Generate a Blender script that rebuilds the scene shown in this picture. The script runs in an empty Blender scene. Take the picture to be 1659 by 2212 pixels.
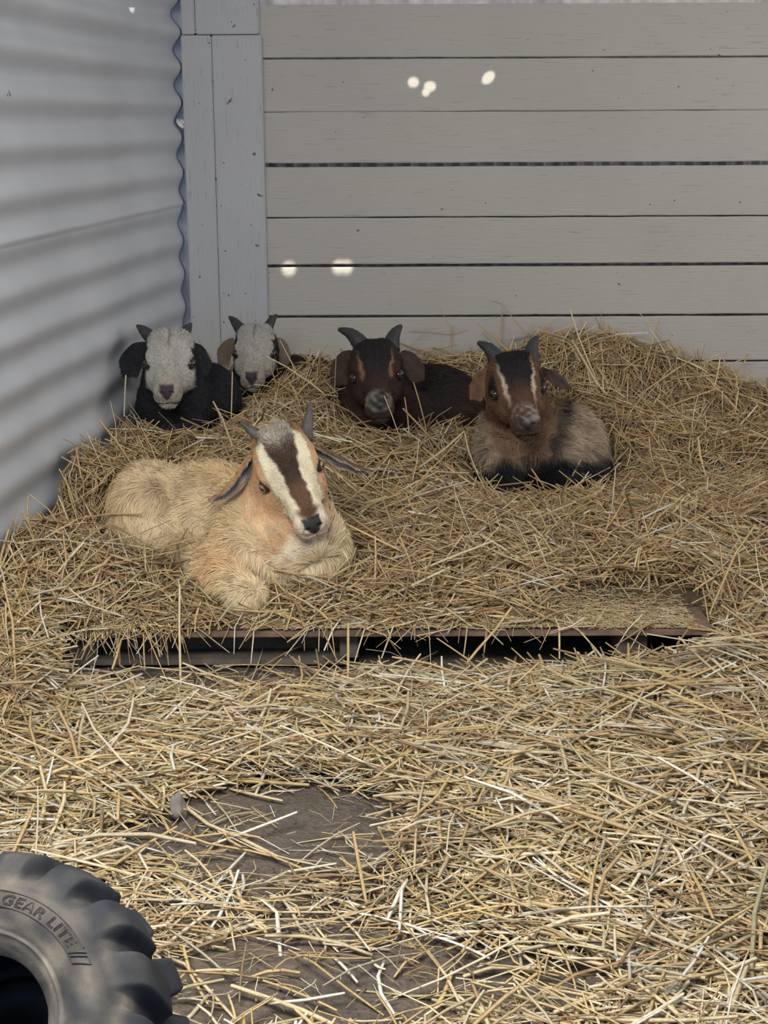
import bpy, bmesh, math, random
import numpy as np
from mathutils import Vector, Matrix, geometry

rng = np.random.default_rng(7)
random.seed(7)
SC = bpy.context.scene
COL = SC.collection
rad = math.radians

# ------------------------------------------------------------------ camera
F, CX, CY = 3300.0, 829.5, 1106.0
PITCH, ROLL, CAMH = rad(14.46), rad(-0.25), 1.35
CM = Matrix.Rotation(math.pi / 2 - PITCH, 3, 'X') @ Matrix.Rotation(ROLL, 3, 'Z')
CMn = np.array(CM)
cam_d = bpy.data.cameras.new('camera')
cam = bpy.data.objects.new('camera', cam_d)
COL.objects.link(cam)
cam.matrix_world = Matrix.Translation((0, 0, CAMH)) @ CM.to_4x4()
cam_d.sensor_fit = 'HORIZONTAL'
cam_d.sensor_width = 36.0
cam_d.lens = 36.0 * F / 1659.0
cam_d.clip_end = 200
SC.camera = cam

# ------------------------------------------------------------------ light and exposure
SC.view_settings.view_transform = 'Standard'
SC.view_settings.look = 'None'
SC.view_settings.gamma = 1.0
SC.view_settings.exposure = 0.0
w = bpy.data.worlds.new('world')
SC.world = w
w.use_nodes = True
w.node_tree.nodes['Background'].inputs[0].default_value = (0.42, 0.62, 1.0, 1)
w.node_tree.nodes['Background'].inputs[1].default_value = 0.52

def light(name, kind, loc, aim, power, color, size=None, size_y=None):
    d = bpy.data.lights.new(name, kind)
    d.energy = power
    d.color = color
    if kind == 'AREA':
        d.shape = 'RECTANGLE'
        d.size = size
        d.size_y = size_y
    o = bpy.data.objects.new(name, d)
    COL.objects.link(o)
    o.location = loc
    o.rotation_euler = (Vector(aim) - Vector(loc)).to_track_quat('-Z', 'Y').to_euler()
    return o

SUN_DIR = Vector((-0.16, 0.72, -0.68)).normalized()
sun = light('sun', 'SUN', (2, -5, 6), Vector((2, -5, 6)) + SUN_DIR, 7.0, (1.0, 0.92, 0.76))
sun.data.angle = rad(0.53)
light('daylight_front_lamp', 'AREA', (-0.55, 1.40, 2.12), (-0.1, 2.75, 0.0), 100, (1.0, 0.96, 0.885), 1.5, 0.8)  # area lamp added under the ceiling for front daylight, hung near to brighten the foreground
light('daylight_right_opening', 'AREA', (3.3, 3.6, 1.5), (0.2, 5.7, 0.9), 36, (1.0, 0.87, 0.66), 2.2, 1.4)

# ------------------------------------------------------------------ pixel <-> place (for planning positions)
def ray(px, py):
    v = np.array([(px - CX) / F, -(py - CY) / F, -1.0])
    return CMn @ v

def P(px, py, Y):
    d = ray(px, py)
    t = Y / d[1]
    return np.array([d[0] * t, Y, CAMH + d[2] * t])

def Pz(px, py, z):
    d = ray(px, py)
    t = (z - CAMH) / d[2]
    return np.array([d[0] * t, d[1] * t, z])

def proj(p):
    q = (np.atleast_2d(p) - np.array([0, 0, CAMH])) @ CMn
    return np.stack([CX + F * q[:, 0] / -q[:, 2], CY - F * q[:, 1] / -q[:, 2]], 1)

# ------------------------------------------------------------------ mesh helpers
def mesh_np(name, V, quads=None, tris=None, mat=None, parent=None, smooth=True, col=None):
    me = bpy.data.meshes.new(name)
    V = np.asarray(V, np.float32)
    nq = 0 if quads is None else len(quads)
    nt = 0 if tris is None else len(tris)
    idx = []
    if nq: idx.append(np.asarray(quads, np.int32).ravel())
    if nt: idx.append(np.asarray(tris, np.int32).ravel())
    idx = np.concatenate(idx)
    me.vertices.add(len(V))
    me.vertices.foreach_set('co', V.ravel())
    me.loops.add(len(idx))
    me.loops.foreach_set('vertex_index', idx)
    me.polygons.add(nq + nt)
    starts = np.concatenate([np.arange(nq) * 4, nq * 4 + np.arange(nt) * 3]).astype(np.int32)
    me.polygons.foreach_set('loop_start', starts)
    me.update(calc_edges=True)
    if smooth:
        me.polygons.foreach_set('use_smooth', np.ones(nq + nt, bool))
    if col is not None:
        a = me.color_attributes.new('Col', 'FLOAT_COLOR', 'POINT')
        c = np.ones((len(V), 4), np.float32)
        c[:, :3] = col
        a.data.foreach_set('color', c.ravel())
    me.validate()
    o = bpy.data.objects.new(name, me)
    COL.objects.link(o)
    if mat: me.materials.append(mat)
    if parent: o.parent = parent
    return o

def from_bm(name, bm, mat, parent=None, smooth=False):
    me = bpy.data.meshes.new(name)
    bmesh.ops.recalc_face_normals(bm, faces=bm.faces)
    bm.to_mesh(me)
    bm.free()
    if smooth:
        me.polygons.foreach_set('use_smooth', np.ones(len(me.polygons), bool))
    me.materials.append(mat)
    o = bpy.data.objects.new(name, me)
    COL.objects.link(o)
    if parent: o.parent = parent
    return o

def bm_box(bm, x0, x1, y0, y1, z0, z1, bev=0.0, M=None):
    r = bmesh.ops.create_cube(bm, size=1.0)
    vs = r['verts']
    for v in vs:
        v.co = Vector(((x0 + x1) / 2 + v.co.x * (x1 - x0), (y0 + y1) / 2 + v.co.y * (y1 - y0), (z0 + z1) / 2 + v.co.z * (z1 - z0)))
    if bev > 0:
        es = list({e for v in vs for e in v.link_edges})
        rr = bmesh.ops.bevel(bm, geom=es, offset=bev, segments=2, affect='EDGES')
        vs = list({v for f in rr['faces'] for v in f.verts} | {v for v in vs if v.is_valid})
    if M is not None:
        for v in vs: v.co = M @ v.co
    return vs

def tag(o, label=None, cat=None, group=None, kind=None):
    if label: o['label'] = label
    if cat: o['category'] = cat
    if group: o['group'] = group
    if kind: o['kind'] = kind
    return o

def empty(name, loc=(0, 0, 0)):
    o = bpy.data.objects.new(name, None)
    o.empty_display_size = 0.05
    COL.objects.link(o)
    o.location = loc
    return o

def keep_parent(child, parent):
    child.parent = parent
    child.matrix_parent_inverse = Matrix.Translation(-Vector(parent.location))

# cheap smooth noise for numpy points
_nr = np.random.default_rng(3)
_NK = [(_nr.normal(size=(9, 3)), _nr.uniform(0, 6.28, 9)) for _ in range(12)]
def noise(p, scale, seed=0):
    K, ph = _NK[seed % 12]
    K = K / np.linalg.norm(K, axis=1, keepdims=True) * np.linspace(0.6, 1.7, 9)[:, None]
    s = np.zeros(p.shape[:-1])
    for i in range(9):
        s += np.sin(p @ (K[i] * scale * 6.28) + ph[i] + 1.3 * np.sin(p @ (K[(i + 4) % 9] * scale * 3.1)))
    return s / 3.6

def sstep(a, b, x):
    t = np.clip((x - a) / (b - a), 0, 1)
    return t * t * (3 - 2 * t)

# ------------------------------------------------------------------ materials
class NT:
    def __init__(s, name):
        s.m = bpy.data.materials.new(name)
        s.m.use_nodes = True
        s.t = s.m.node_tree
        s.b = s.t.nodes['Principled BSDF']
    def n(s, ty, **kw):
        x = s.t.nodes.new(ty)
        for k, v in kw.items():
            if k.startswith('i_'): x.inputs[int(k[2:])].default_value = v
            else: setattr(x, k, v)
        return x
    def l(s, a, b): s.t.links.new(a, b)
    def set(s, **kw):
        for k, v in kw.items(): s.b.inputs[k.replace('_', ' ')].default_value = v
    def coords(s, scale=(1, 1, 1)):
        tc = s.n('ShaderNodeTexCoord')
        mp = s.n('ShaderNodeMapping')
        mp.inputs['Scale'].default_value = scale
        s.l(tc.outputs['Object'], mp.inputs[0])
        return mp.outputs[0]
    def noise(s, co, scale, detail=4, rough=0.5, dist=0.0):
        x = s.n('ShaderNodeTexNoise')
        x.inputs['Scale'].default_value = scale
        x.inputs['Detail'].default_value = detail
        x.inputs['Roughness'].default_value = rough
        x.inputs['Distortion'].default_value = dist
        s.l(co, x.inputs['Vector'])
        return x.outputs['Fac']
    def ramp(s, fac, stops):
        r = s.n('ShaderNodeValToRGB')
        e = r.color_ramp.elements
        while len(e) < len(stops): e.new(0.5)
        for el, (p, c) in zip(e, stops):
            el.position = p
            el.color = (*c, 1) if len(c) == 3 else c
        s.l(fac, r.inputs[0])
        return r.outputs[0]
    def mix(s, fac, a, b, mode='MIX'):
        x = s.n('ShaderNodeMix', data_type='RGBA', blend_type=mode)
        for src, i in ((fac, 0), (a, 6), (b, 7)):
            if hasattr(src, 'links'): s.l(src, x.inputs[i])
            elif i == 0: x.inputs[i].default_value = src
            else: x.inputs[i].default_value = (*src, 1)
        return x.outputs[2]
    def bump(s, h, strength=0.3, dist=0.01):
        x = s.n('ShaderNodeBump')
        x.inputs['Strength'].default_value = strength
        x.inputs['Distance'].default_value = dist
        s.l(h, x.inputs['Height'])
        s.l(x.outputs[0], s.b.inputs['Normal'])

def g(v): return (v, v, v)

def mat_paint_wood(name, base, along, crack=0.5, cscale=9.0, pits=0.25):
    m = NT(name)
    sc = {'x': (1.0, 8, 22), 'z': (26, 8, 1.3)}[along]
    co = m.coords(sc)
    fine = m.noise(co, cscale, 6, 0.65, 0.4)
    cr = m.ramp(fine, [(0.0, g(0)), (0.34, g(0.15)), (0.40, g(1)), (1, g(1))])
    big = m.noise(m.coords((1.0, 1.0, 1.0)), 1.7, 3)
    dirt = m.ramp(big, [(0.3, tuple(c * 0.93 for c in base)), (0.7, base)])
    sp = m.noise(m.coords((1, 1, 1)), 38, 2)
    spm = m.ramp(sp, [(0.0, g(0)), (pits - 0.03, g(0)), (pits, g(1))])
    c1 = m.mix(spm, (0.10, 0.095, 0.09), dirt)
    dark = m.mix(crack, c1, tuple(c * 0.45 for c in base))
    m.l(m.mix(cr, dark, c1), m.b.inputs['Base Color'])
    m.set(Roughness=0.62)
    m.bump(fine, 0.4, 0.004)
    return m.m

def mat_simple(name, base, rough=0.7, nscale=30, amp=0.25, bump=0.2, metal=0.0):
    m = NT(name)
    co = m.coords()
    n = m.noise(co, nscale, 5)
    m.l(m.ramp(n, [(0.3, tuple(c * (1 - amp) for c in base)), (0.7, tuple(min(1, c * (1 + amp)) for c in base))]), m.b.inputs['Base Color'])
    m.set(Roughness=rough, Metallic=metal)
    m.bump(n, bump, 0.004)
    return m.m

def mat_col(name, rough=0.6, amp=0.12, nscale=60, spec=0.3, trans=0.0):
    m = NT(name)
    a = m.n('ShaderNodeAttribute', attribute_name='Col')
    n = m.noise(m.coords(), nscale, 2)
    f = m.ramp(n, [(0.3, g(1 - amp)), (0.7, g(1.0))])
    m.l(m.mix(1.0, a.outputs[0], f, 'MULTIPLY'), m.b.inputs['Base Color'])
    m.set(Roughness=rough)
    m.b.inputs['Specular IOR Level'].default_value = spec
    if trans:
        tr = m.n('ShaderNodeBsdfTranslucent')
        m.l(a.outputs[0], tr.inputs[0])
        mx = m.n('ShaderNodeMixShader')
        mx.inputs[0].default_value = trans
        out = m.t.nodes['Material Output']
        m.l(m.b.outputs[0], mx.inputs[1]); m.l(tr.outputs[0], mx.inputs[2]); m.l(mx.outputs[0], out.inputs[0])
    return m.m

M_board = mat_paint_wood('painted_boards', (0.43, 0.42, 0.395), 'x', 0.55)
M_post = mat_paint_wood('painted_post', (0.42, 0.435, 0.46), 'z', 0.7, 7.0, 0.285)  # blue cast of the lens haze is mixed into the post colour
M_tin = None
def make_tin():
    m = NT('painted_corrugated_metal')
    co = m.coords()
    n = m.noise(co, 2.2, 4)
    base = m.ramp(n, [(0.3, (0.47, 0.50, 0.54)), (0.7, (0.55, 0.58, 0.62))])  # bluish because the lens flare's cast is painted into the tin
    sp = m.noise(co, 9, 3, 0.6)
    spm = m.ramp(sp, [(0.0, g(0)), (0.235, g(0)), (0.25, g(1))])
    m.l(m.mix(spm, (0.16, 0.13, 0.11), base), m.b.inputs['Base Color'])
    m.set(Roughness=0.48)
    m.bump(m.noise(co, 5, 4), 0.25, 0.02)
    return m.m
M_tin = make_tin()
M_bare_tin = mat_simple('bare_galvanised_metal', (0.80, 0.78, 0.79), 0.4, 14, 0.25, 0.1, 0.1)
M_dirt = None
def make_dirt():
    m = NT('bare_dirt')
    co = m.coords()
    n1 = m.noise(co, 4, 5)
    n2 = m.noise(co, 70, 6, 0.7)
    a = m.ramp(n1, [(0.3, (0.125, 0.105, 0.088)), (0.7, (0.215, 0.170, 0.130))])
    b = m.ramp(n2, [(0.25, g(0.55)), (0.6, g(1.0)), (0.78, g(1.25))])
    m.l(m.mix(1.0, a, b, 'MULTIPLY'), m.b.inputs['Base Color'])
    m.set(Roughness=0.95)
    v = m.n('ShaderNodeTexVoronoi')
    v.inputs['Scale'].default_value = 120
    m.l(co, v.inputs['Vector'])
    mul = m.n('ShaderNodeMath', operation='MULTIPLY_ADD')
    m.l(n2, mul.inputs[0]); mul.inputs[1].default_value = 1.5
    m.l(v.outputs[0], mul.inputs[2])
    m.bump(mul.outputs[0], 0.9, 0.006)
    return m.m
M_dirt = make_dirt()
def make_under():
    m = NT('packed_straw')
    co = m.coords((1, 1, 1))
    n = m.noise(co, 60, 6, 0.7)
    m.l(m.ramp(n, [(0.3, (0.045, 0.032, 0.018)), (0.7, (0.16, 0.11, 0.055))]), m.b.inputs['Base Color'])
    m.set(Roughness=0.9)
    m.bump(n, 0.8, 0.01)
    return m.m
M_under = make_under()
M_straw = mat_col('dry_straw', 0.5, 0.28, 160, 0.35, 0.12)
M_ply = mat_simple('weathered_plywood', (0.17, 0.115, 0.08), 0.8, 22, 0.35, 0.3)
M_pallet = mat_simple('grey_pallet_wood', (0.13, 0.11, 0.095), 0.85, 30, 0.3, 0.3)
M_horn = mat_simple('horn', (0.085, 0.075, 0.07), 0.5, 40, 0.35, 0.25)
M_horn_dark = mat_simple('dark_horn', (0.035, 0.035, 0.038), 0.5, 40, 0.3, 0.25)
M_skin = mat_col('goat_skin', 0.7, 0.15, 50, 0.2)
M_fur = mat_col('goat_fur', 0.62, 0.10, 40, 0.25, 0.10)
M_black = mat_simple('black_pellet', (0.012, 0.011, 0.01), 0.5)
M_stone = mat_simple('grey_stone', (0.17, 0.155, 0.14), 0.9, 12)

# ------------------------------------------------------------------ structure
DW = 5.9                                   # back wall
def wall_z(py, px=829): return P(px, py, DW)[2]

def make_back_wall():
    lines = [(9, 0), (125.5, 3.5), (241, 1.2), (356, 8), (469.5, 2.6), (573.5, 6.5), (683.5, 5), (783, 4), (880, 3), (985, 3), (1085, 3)]
    bm = bmesh.new()
    pp = 3300 / 5.95
    for i in range(len(lines) - 1):
        zt = wall_z(lines[i][0]) - lines[i][1] * 0.5 / pp
        zb = wall_z(lines[i + 1][0]) + lines[i + 1][1] * 0.5 / pp
        off = random.uniform(-0.002, 0.002)
        n = 40
        x0, x1 = -0.62, 3.4
        vs = []
        wob = [random.uniform(-1, 1) * 0.0009 for _ in range(n + 1)]
        wob2 = [random.uniform(-1, 1) * 0.0009 for _ in range(n + 1)]
        for k in range(n + 1):
            x = x0 + (x1 - x0) * k / n
            t = (bm.verts.new((x, DW + off + 0.002, zt + wob[k])), bm.verts.new((x, DW + off, zt - 0.004 + wob[k])),
                 bm.verts.new((x, DW + off, zb + 0.004 + wob2[k])), bm.verts.new((x, DW + off + 0.002, zb + wob2[k])),
                 bm.verts.new((x, DW + 0.028, zb + wob2[k])), bm.verts.new((x, DW + 0.028, zt + wob[k])))
            vs.append(t)
        for k in range(n):
            a, b = vs[k], vs[k + 1]
            for j in range(6):
                bm.faces.new((a[j], a[(j + 1) % 6], b[(j + 1) % 6], b[j]))
        bm.faces.new(vs[0]); bm.faces.new(vs[-1][::-1])
    return from_bm('wall_back', bm, M_board)
tag(make_back_wall(), kind='structure')

def corrugated(name, mat, A, B, z0, z1, pitch, amp, vertical, lap=None, ext=1):
    """sheet from A to B (xy) between z0 and z1; ridges horizontal or vertical"""
    A = np.array(A, float); B = np.array(B, float)
    L = np.linalg.norm(B - A); d = (B - A) / L; n = np.array([-d[1], d[0]])
    if vertical:
        nu, nv = int(L / pitch * 10), 2
    else:
        nu, nv = 160, int((z1 - z0) / pitch * 16)
    U, Vv = np.meshgrid(np.linspace(0, 1, nu + 1), np.linspace(0, 1, nv + 1), indexing='ij')
    z = z0 + (z1 - z0) * Vv
    s = U * L
    if vertical:
        off = amp * np.sin(2 * np.pi * s / pitch)
    else:
        q = np.stack([s, z, z * 0], -1)
        ph = 2 * np.pi * (z + 0.004 * noise(q, 0.5, 2)) / pitch
        off = amp * (0.42 + 0.58 * sstep(0.35, 1.25, z)) * (0.85 + 0.25 * noise(q, 0.6, 4)) * np.sin(ph) + 0.004 * noise(q, 0.9, 5) + 0.0015 * noise(q, 3.1, 6)
        if lap is not None:
            off = off + np.where(z < lap, -0.010, 0.0)
    V = np.stack([A[0] + d[0] * s + n[0] * off, A[1] + d[1] * s + n[1] * off, z], -1).reshape(-1, 3)
    i, j = np.meshgrid(np.arange(nu), np.arange(nv), indexing='ij')
    a = (i * (nv + 1) + j).ravel()
    Q = np.stack([a, a + nv + 1, a + nv + 2, a + 1], 1)
    o = mesh_np(name, V, quads=Q, mat=mat)
    sm = o.modifiers.new('solid', 'SOLIDIFY'); sm.thickness = 0.0012; sm.offset = 0
    return o

XC = -0.755                                # left wall meets the back wall here
SL = 0.118
LY0 = 0.9
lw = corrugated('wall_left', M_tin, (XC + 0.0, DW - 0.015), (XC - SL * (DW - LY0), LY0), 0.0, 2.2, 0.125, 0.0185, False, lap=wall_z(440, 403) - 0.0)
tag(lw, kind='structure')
tag(corrugated('wall_rear', M_bare_tin, (-0.9, DW + 0.13), (3.4, DW + 0.13), 0.0, 2.25, 0.064, 0.012, True), kind='structure')

# bolt on the corrugated sheet beside the post
bm = bmesh.new()
c = P(391, 266, DW - 0.07)
r = bmesh.ops.create_cone(bm, cap_ends=True, segments=20, radius1=0.020, radius2=0.017, depth=0.004)
r2 = bmesh.ops.create_cone(bm, cap_ends=True, segments=6, radius1=0.010, radius2=0.010, depth=0.012)
for v in r2['verts']: v.co.z += 0.006
bmesh.ops.transform(bm, matrix=Matrix.Translation(Vector(c) + Vector((-0.004, 0.02, 0))) @ Matrix.Rotation(rad(55), 4, 'Y') @ Matrix.Rotation(rad(20), 4, 'X'), verts=bm.verts)
from_bm('bolt', bm, M_bare_tin, lw)

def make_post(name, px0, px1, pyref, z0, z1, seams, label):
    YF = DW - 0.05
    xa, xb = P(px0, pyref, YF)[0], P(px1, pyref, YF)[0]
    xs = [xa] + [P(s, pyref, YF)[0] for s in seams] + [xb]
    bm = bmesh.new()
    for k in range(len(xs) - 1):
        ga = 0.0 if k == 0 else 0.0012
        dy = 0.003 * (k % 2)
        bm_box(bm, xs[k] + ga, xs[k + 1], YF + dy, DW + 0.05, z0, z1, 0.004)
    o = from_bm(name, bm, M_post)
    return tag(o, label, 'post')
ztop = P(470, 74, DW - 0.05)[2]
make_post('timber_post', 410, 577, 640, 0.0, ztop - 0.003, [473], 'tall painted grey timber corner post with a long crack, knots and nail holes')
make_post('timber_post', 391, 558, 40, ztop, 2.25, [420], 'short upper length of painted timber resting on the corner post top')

# ceiling with nail holes that let sun through
def make_ceiling():
    zc = 2.25
    spots = [((893, 177), (13, 12), 0, DW), ((929, 186), (14, 12), 0, DW), ((920, 199), (9, 9), 0, DW), ((1055, 167), (18, 12), 0.8, DW),
             ((624, 580), (16.5, 15), 0, DW), ((732, 577), (15, 15), 0, DW), ((748, 577), (15, 15), 0, DW)]
    holes = []
    s = np.array(SUN_DIR)
    for (px, py), (rx, ry), ang, Y in spots:
        ring = []
        for k in range(18):
            a = 2 * math.pi * k / 18
            u = rx * 0.93 * math.cos(a); v = ry * 0.93 * math.sin(a)
            q = P(px + u * math.cos(ang) + v * math.sin(ang), py - u * math.sin(ang) + v * math.cos(ang), Y)
            t = (zc - q[2]) / s[2]
            h = q + s * t
            ring.append((h[0], h[1]))
        holes.append(ring)
    # one on the left corrugated wall
    q0 = None
    d = ray(286, 0)
    # intersect with left wall plane x = XC - SL*(DW-y)
    t = (XC - SL * DW) / (d[0] - SL * d[1])
    q0 = np.array([0, 0, CAMH]) + d * t
    ring = []
    for k in range(18):
        a = 2 * math.pi * k / 18
        q = q0 + np.array([0, 0.06 * math.cos(a), 0.065 * math.sin(a) + 0.03])
        tt = (zc - q[2]) / s[2]
        h = q + s * tt
        ring.append((h[0], h[1]))
    holes.append(ring)
    merged = holes
    x0, x1, y0, y1 = -2.4, 3.6, -1.2, DW + 0.035
    verts = [Vector(p) for p in ((x0, y0), (x1, y0), (x1, y1), (x0, y1))]
    edges = [(0, 1), (1, 2), (2, 3), (3, 0)]
    for ringp in merged:
        b = len(verts)
        verts += [Vector(p) for p in ringp]
        edges += [(b + k, b + (k + 1) % len(ringp)) for k in range(len(ringp))]
    vo, eo, fo, *_ = geometry.delaunay_2d_cdt(verts, edges, [], 1, 1e-6)
    def inside(p, poly):
        c = False
        j = len(poly) - 1
        for i in range(len(poly)):
            if (poly[i][1] > p[1]) != (poly[j][1] > p[1]) and p[0] < (poly[j][0] - poly[i][0]) * (p[1] - poly[i][1]) / (poly[j][1] - poly[i][1]) + poly[i][0]:
                c = not c
            j = i
        return c
    bm = bmesh.new()
    bv = [bm.verts.new((v.x, v.y, zc)) for v in vo]
    for f in fo:
        cx = sum(vo[i].x for i in f) / len(f); cy = sum(vo[i].y for i in f) / len(f)
        if any(inside((cx, cy), h) for h in merged): continue
        bm.faces.new([bv[i] for i in f])
    o = from_bm('ceiling', bm, M_bare_tin)
    return tag(o, kind='structure')
make_ceiling()

# floor of bare dirt
def floor_z(x, y):
    q = np.stack([x, y, x * 0], -1)
    return 0.008 * noise(q, 0.9, 1) + 0.0035 * noise(q, 4, 2) + 0.0018 * noise(q, 13, 3) - 0.004
def make_floor():
    xs = np.concatenate([np.linspace(-3, -1.3, 20)[:-1], np.linspace(-1.3, 1.5, 420), np.linspace(1.5, 3.6, 25)[1:]])
    ys = np.concatenate([np.linspace(1.0, 2.0, 20)[:-1], np.linspace(2.0, 3.9, 300), np.linspace(3.9, 6.3, 30)[1:]])
    X, Y = np.meshgrid(xs, ys, indexing='ij')
    Z = floor_z(X, Y)
    V = np.stack([X, Y, Z], -1).reshape(-1, 3)
    ny = len(ys)
    i, j = np.meshgrid(np.arange(len(xs) - 1), np.arange(ny - 1), indexing='ij')
    a = (i * ny + j).ravel()
    return mesh_np('floor', V, quads=np.stack([a, a + ny, a + ny + 1, a + 1], 1), mat=M_dirt)
tag(make_floor(), kind='structure')

# ------------------------------------------------------------------ straw terrain
PX0, PX1, PY0 = -0.80, 0.826, 3.62          # plywood left, right, front edge
ctrl_px = [(1659, 850, 5.85), (1500, 800, 5.85), (1430, 755, 5.85), (1300, 735, 5.85), (1200, 735, 5.85), (1050, 775, 5.85), (930, 785, 5.85),
           (700, 810, 5.6), (660, 800, 5.4), (620, 860, 5.2), (560, 935, 4.85), (450, 965, 4.75), (370, 940, 5.0), (830, 955, 5.2), (730, 930, 5.1),
           (960, 960, 5.15), (1150, 1085, 4.93), (1060, 1040, 4.95), (1290, 1040, 5.1), (1400, 900, 5.5), (1600, 950, 5.4), (1500, 1050, 5.0),
           (850, 1090, 4.7), (900, 1010, 4.95), (1000, 1200, 4.2), (800, 1200, 4.15), (1000, 1330, 3.78), (700, 1340, 3.72), (1400, 1150, 4.4),
           (1250, 1250, 4.0), (0, 1130, 3.86), (150, 990, 4.45), (270, 890, 4.98), (80, 1200, 3.85), (120, 1260, 3.75), (250, 1210, 4.05), (300, 1330, 3.7), (480, 1340, 3.7),
           (640, 1250, 3.95), (350, 1050, 4.55), (1600, 1250, 4.0), (1659, 1100, 4.6), (1620, 1400, 3.62)]
CT = np.array([P(*c) for c in ctrl_px] + [[-0.78, 5.85, 0.42], [-0.6, 5.6, 0.36], [-0.3, 5.85, 0.42], [-0.45, 5.3, 0.33],
               [1.9, 5.8, 0.25], [1.9, 4.5, 0.13], [1.9, 3.6, 0.06], [0.5, 5.4, 0.17], [0.2, 5.5, 0.25], [-0.35, 4.15, 0.13], [-0.2, 4.0, 0.13]] + [P(1060, 1090, 4.88), P(1150, 1105, 4.86), P(1250, 1090, 4.92), P(760, 962, 5.08), P(850, 965, 5.1), P(920, 965, 5.15), P(340, 950, 4.78), P(420, 950, 4.85)])
def bed_z(x, y):
    x = np.asarray(x, float); y = np.asarray(y, float)
    num = np.zeros_like(x); den = np.zeros_like(x)
    for cx, cy, cz in CT:
        d2 = (x - cx) ** 2 + (y - cy) ** 2
        wgt = 1.0 / (d2 + 0.006) ** 1.9
        num += wgt * cz; den += wgt
    z = num / den
    q = np.stack([x, y, x * 0], -1)
    z = z - 0.028 * sstep(4.3, 4.8, y) + 0.009 * noise(q, 1.6, 7) + 0.005 * noise(q, 4.0, 8)
    inside = sstep(PX0 - 0.03, PX0 + 0.12, x) * (1 - sstep(PX1 - 0.06, PX1 + 0.03, x))
    edge = sstep(PY0, PY0 + 0.16, y)                 # thins out towards the plywood edge
    zin = 0.109 + (np.maximum(z, 0.112) - 0.109) * (0.12 + 0.88 * edge)
    # bare corner of the sheet
    corner = sstep(0.42, 0.62, x) * (1 - sstep(3.78, 3.98, y))
    zin = zin * (1 - corner) + 0.1065 * corner
    zout = z * sstep(3.10, 3.9, y) + 0.03 * (1 - sstep(3.10, 3.9, y))
    return inside * zin + (1 - inside) * zout

def surf_mesh(name, xs, ys, zf, mat, maskf=None):
    X, Y = np.meshgrid(xs, ys, indexing='ij')
    Z = zf(X, Y)
    V = np.stack([X, Y, Z], -1).reshape(-1, 3)
    ny = len(ys)
    i, j = np.meshgrid(np.arange(len(xs) - 1), np.arange(ny - 1), indexing='ij')
    a = (i * ny + j).ravel()
    Q = np.stack([a, a + ny, a + ny + 1, a + 1], 1)
    if maskf is not None:
        c = V[Q].mean(1)
        Q = Q[maskf(c[:, 0], c[:, 1])]
        used = np.unique(Q); mp = np.zeros(len(V), int); mp[used] = np.arange(len(used))
        V = V[used]; Q = mp[Q]
    return mesh_np(name, V, quads=Q, mat=mat)

def left_x(y): return XC - SL * (DW - y)
def bed_mask(x, y):
    inpal = (x > PX0 - 0.03) & (x < PX1 + 0.02)
    ok = (x > left_x(y) + 0.016) & (y < DW - 0.004)
    post = (x < -0.40) & (y > DW - 0.06)
    return ok & ~post & np.where(inpal, y > PY0 + 0.02, y > 3.05)

# straw stalks --------------------------------------------------------------
PAL = np.array([[0.74, 0.55, 0.27], [0.64, 0.46, 0.24], [0.82, 0.67, 0.42], [0.88, 0.77, 0.55], [0.42, 0.30, 0.17], [0.94, 0.90, 0.78], [0.60, 0.53, 0.30], [0.46, 0.29, 0.17], [0.66, 0.58, 0.44]])
def stalk_colors(n, w=None):
    p = np.array(w if w is not None else [0.22, 0.17, 0.17, 0.12, 0.12, 0.04, 0.07, 0.05, 0.04])
    k = rng.choice(len(PAL), n, p=p / p.sum())
    c = PAL[k] * rng.uniform(0.75, 1.12, (n, 1))
    return np.clip(c, 0, 1)

def stalks_mesh(paths, width, flat, cols):
    """paths (N,K,3), width (N,), flat (N,) ratio -> V, quads, colours; flattened four sided straws"""
    N, K, _ = paths.shape
    t = np.gradient(paths, axis=1)
    t /= np.linalg.norm(t, axis=2, keepdims=True) + 1e-9
    ref = rng.normal(size=(N, 1, 3)) * np.array([0.5, 0.5, 0.5]) + np.array([0, 0, 1.0])
    s = np.cross(t, ref); s /= np.linalg.norm(s, axis=2, keepdims=True) + 1e-9
    u = np.cross(s, t)
    W = (width * 0.5)[:, None, None]; H = (width * flat * 0.5)[:, None, None]
    tap = np.ones(K); tap[0] = 0.8; tap[-1] = 0.75
    tap = tap[None, :, None]
    ring = np.stack([paths + s * W * tap, paths + u * H * tap, paths - s * W * tap, paths - u * H * tap], 2)  # N,K,4,3
    V = ring.reshape(-1, 3)
    base = (np.arange(N) * K * 4)[:, None, None] + (np.arange(K - 1) * 4)[None, :, None]
    j = np.arange(4)[None, None, :]; jn = (j + 1) % 4
    Q = np.stack([base + j, base + jn, base + 4 + jn, base + 4 + j], -1).reshape(-1, 4)
    tip = np.ones(K) ; tip[0] = 1.08; tip[-1] = 1.08
    C = np.repeat((cols[:, None, :] * tip[None, :, None])[:, :, None, :], 4, 2).reshape(-1, 3)
    return V, Q, np.clip(C, 0, 1)

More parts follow.
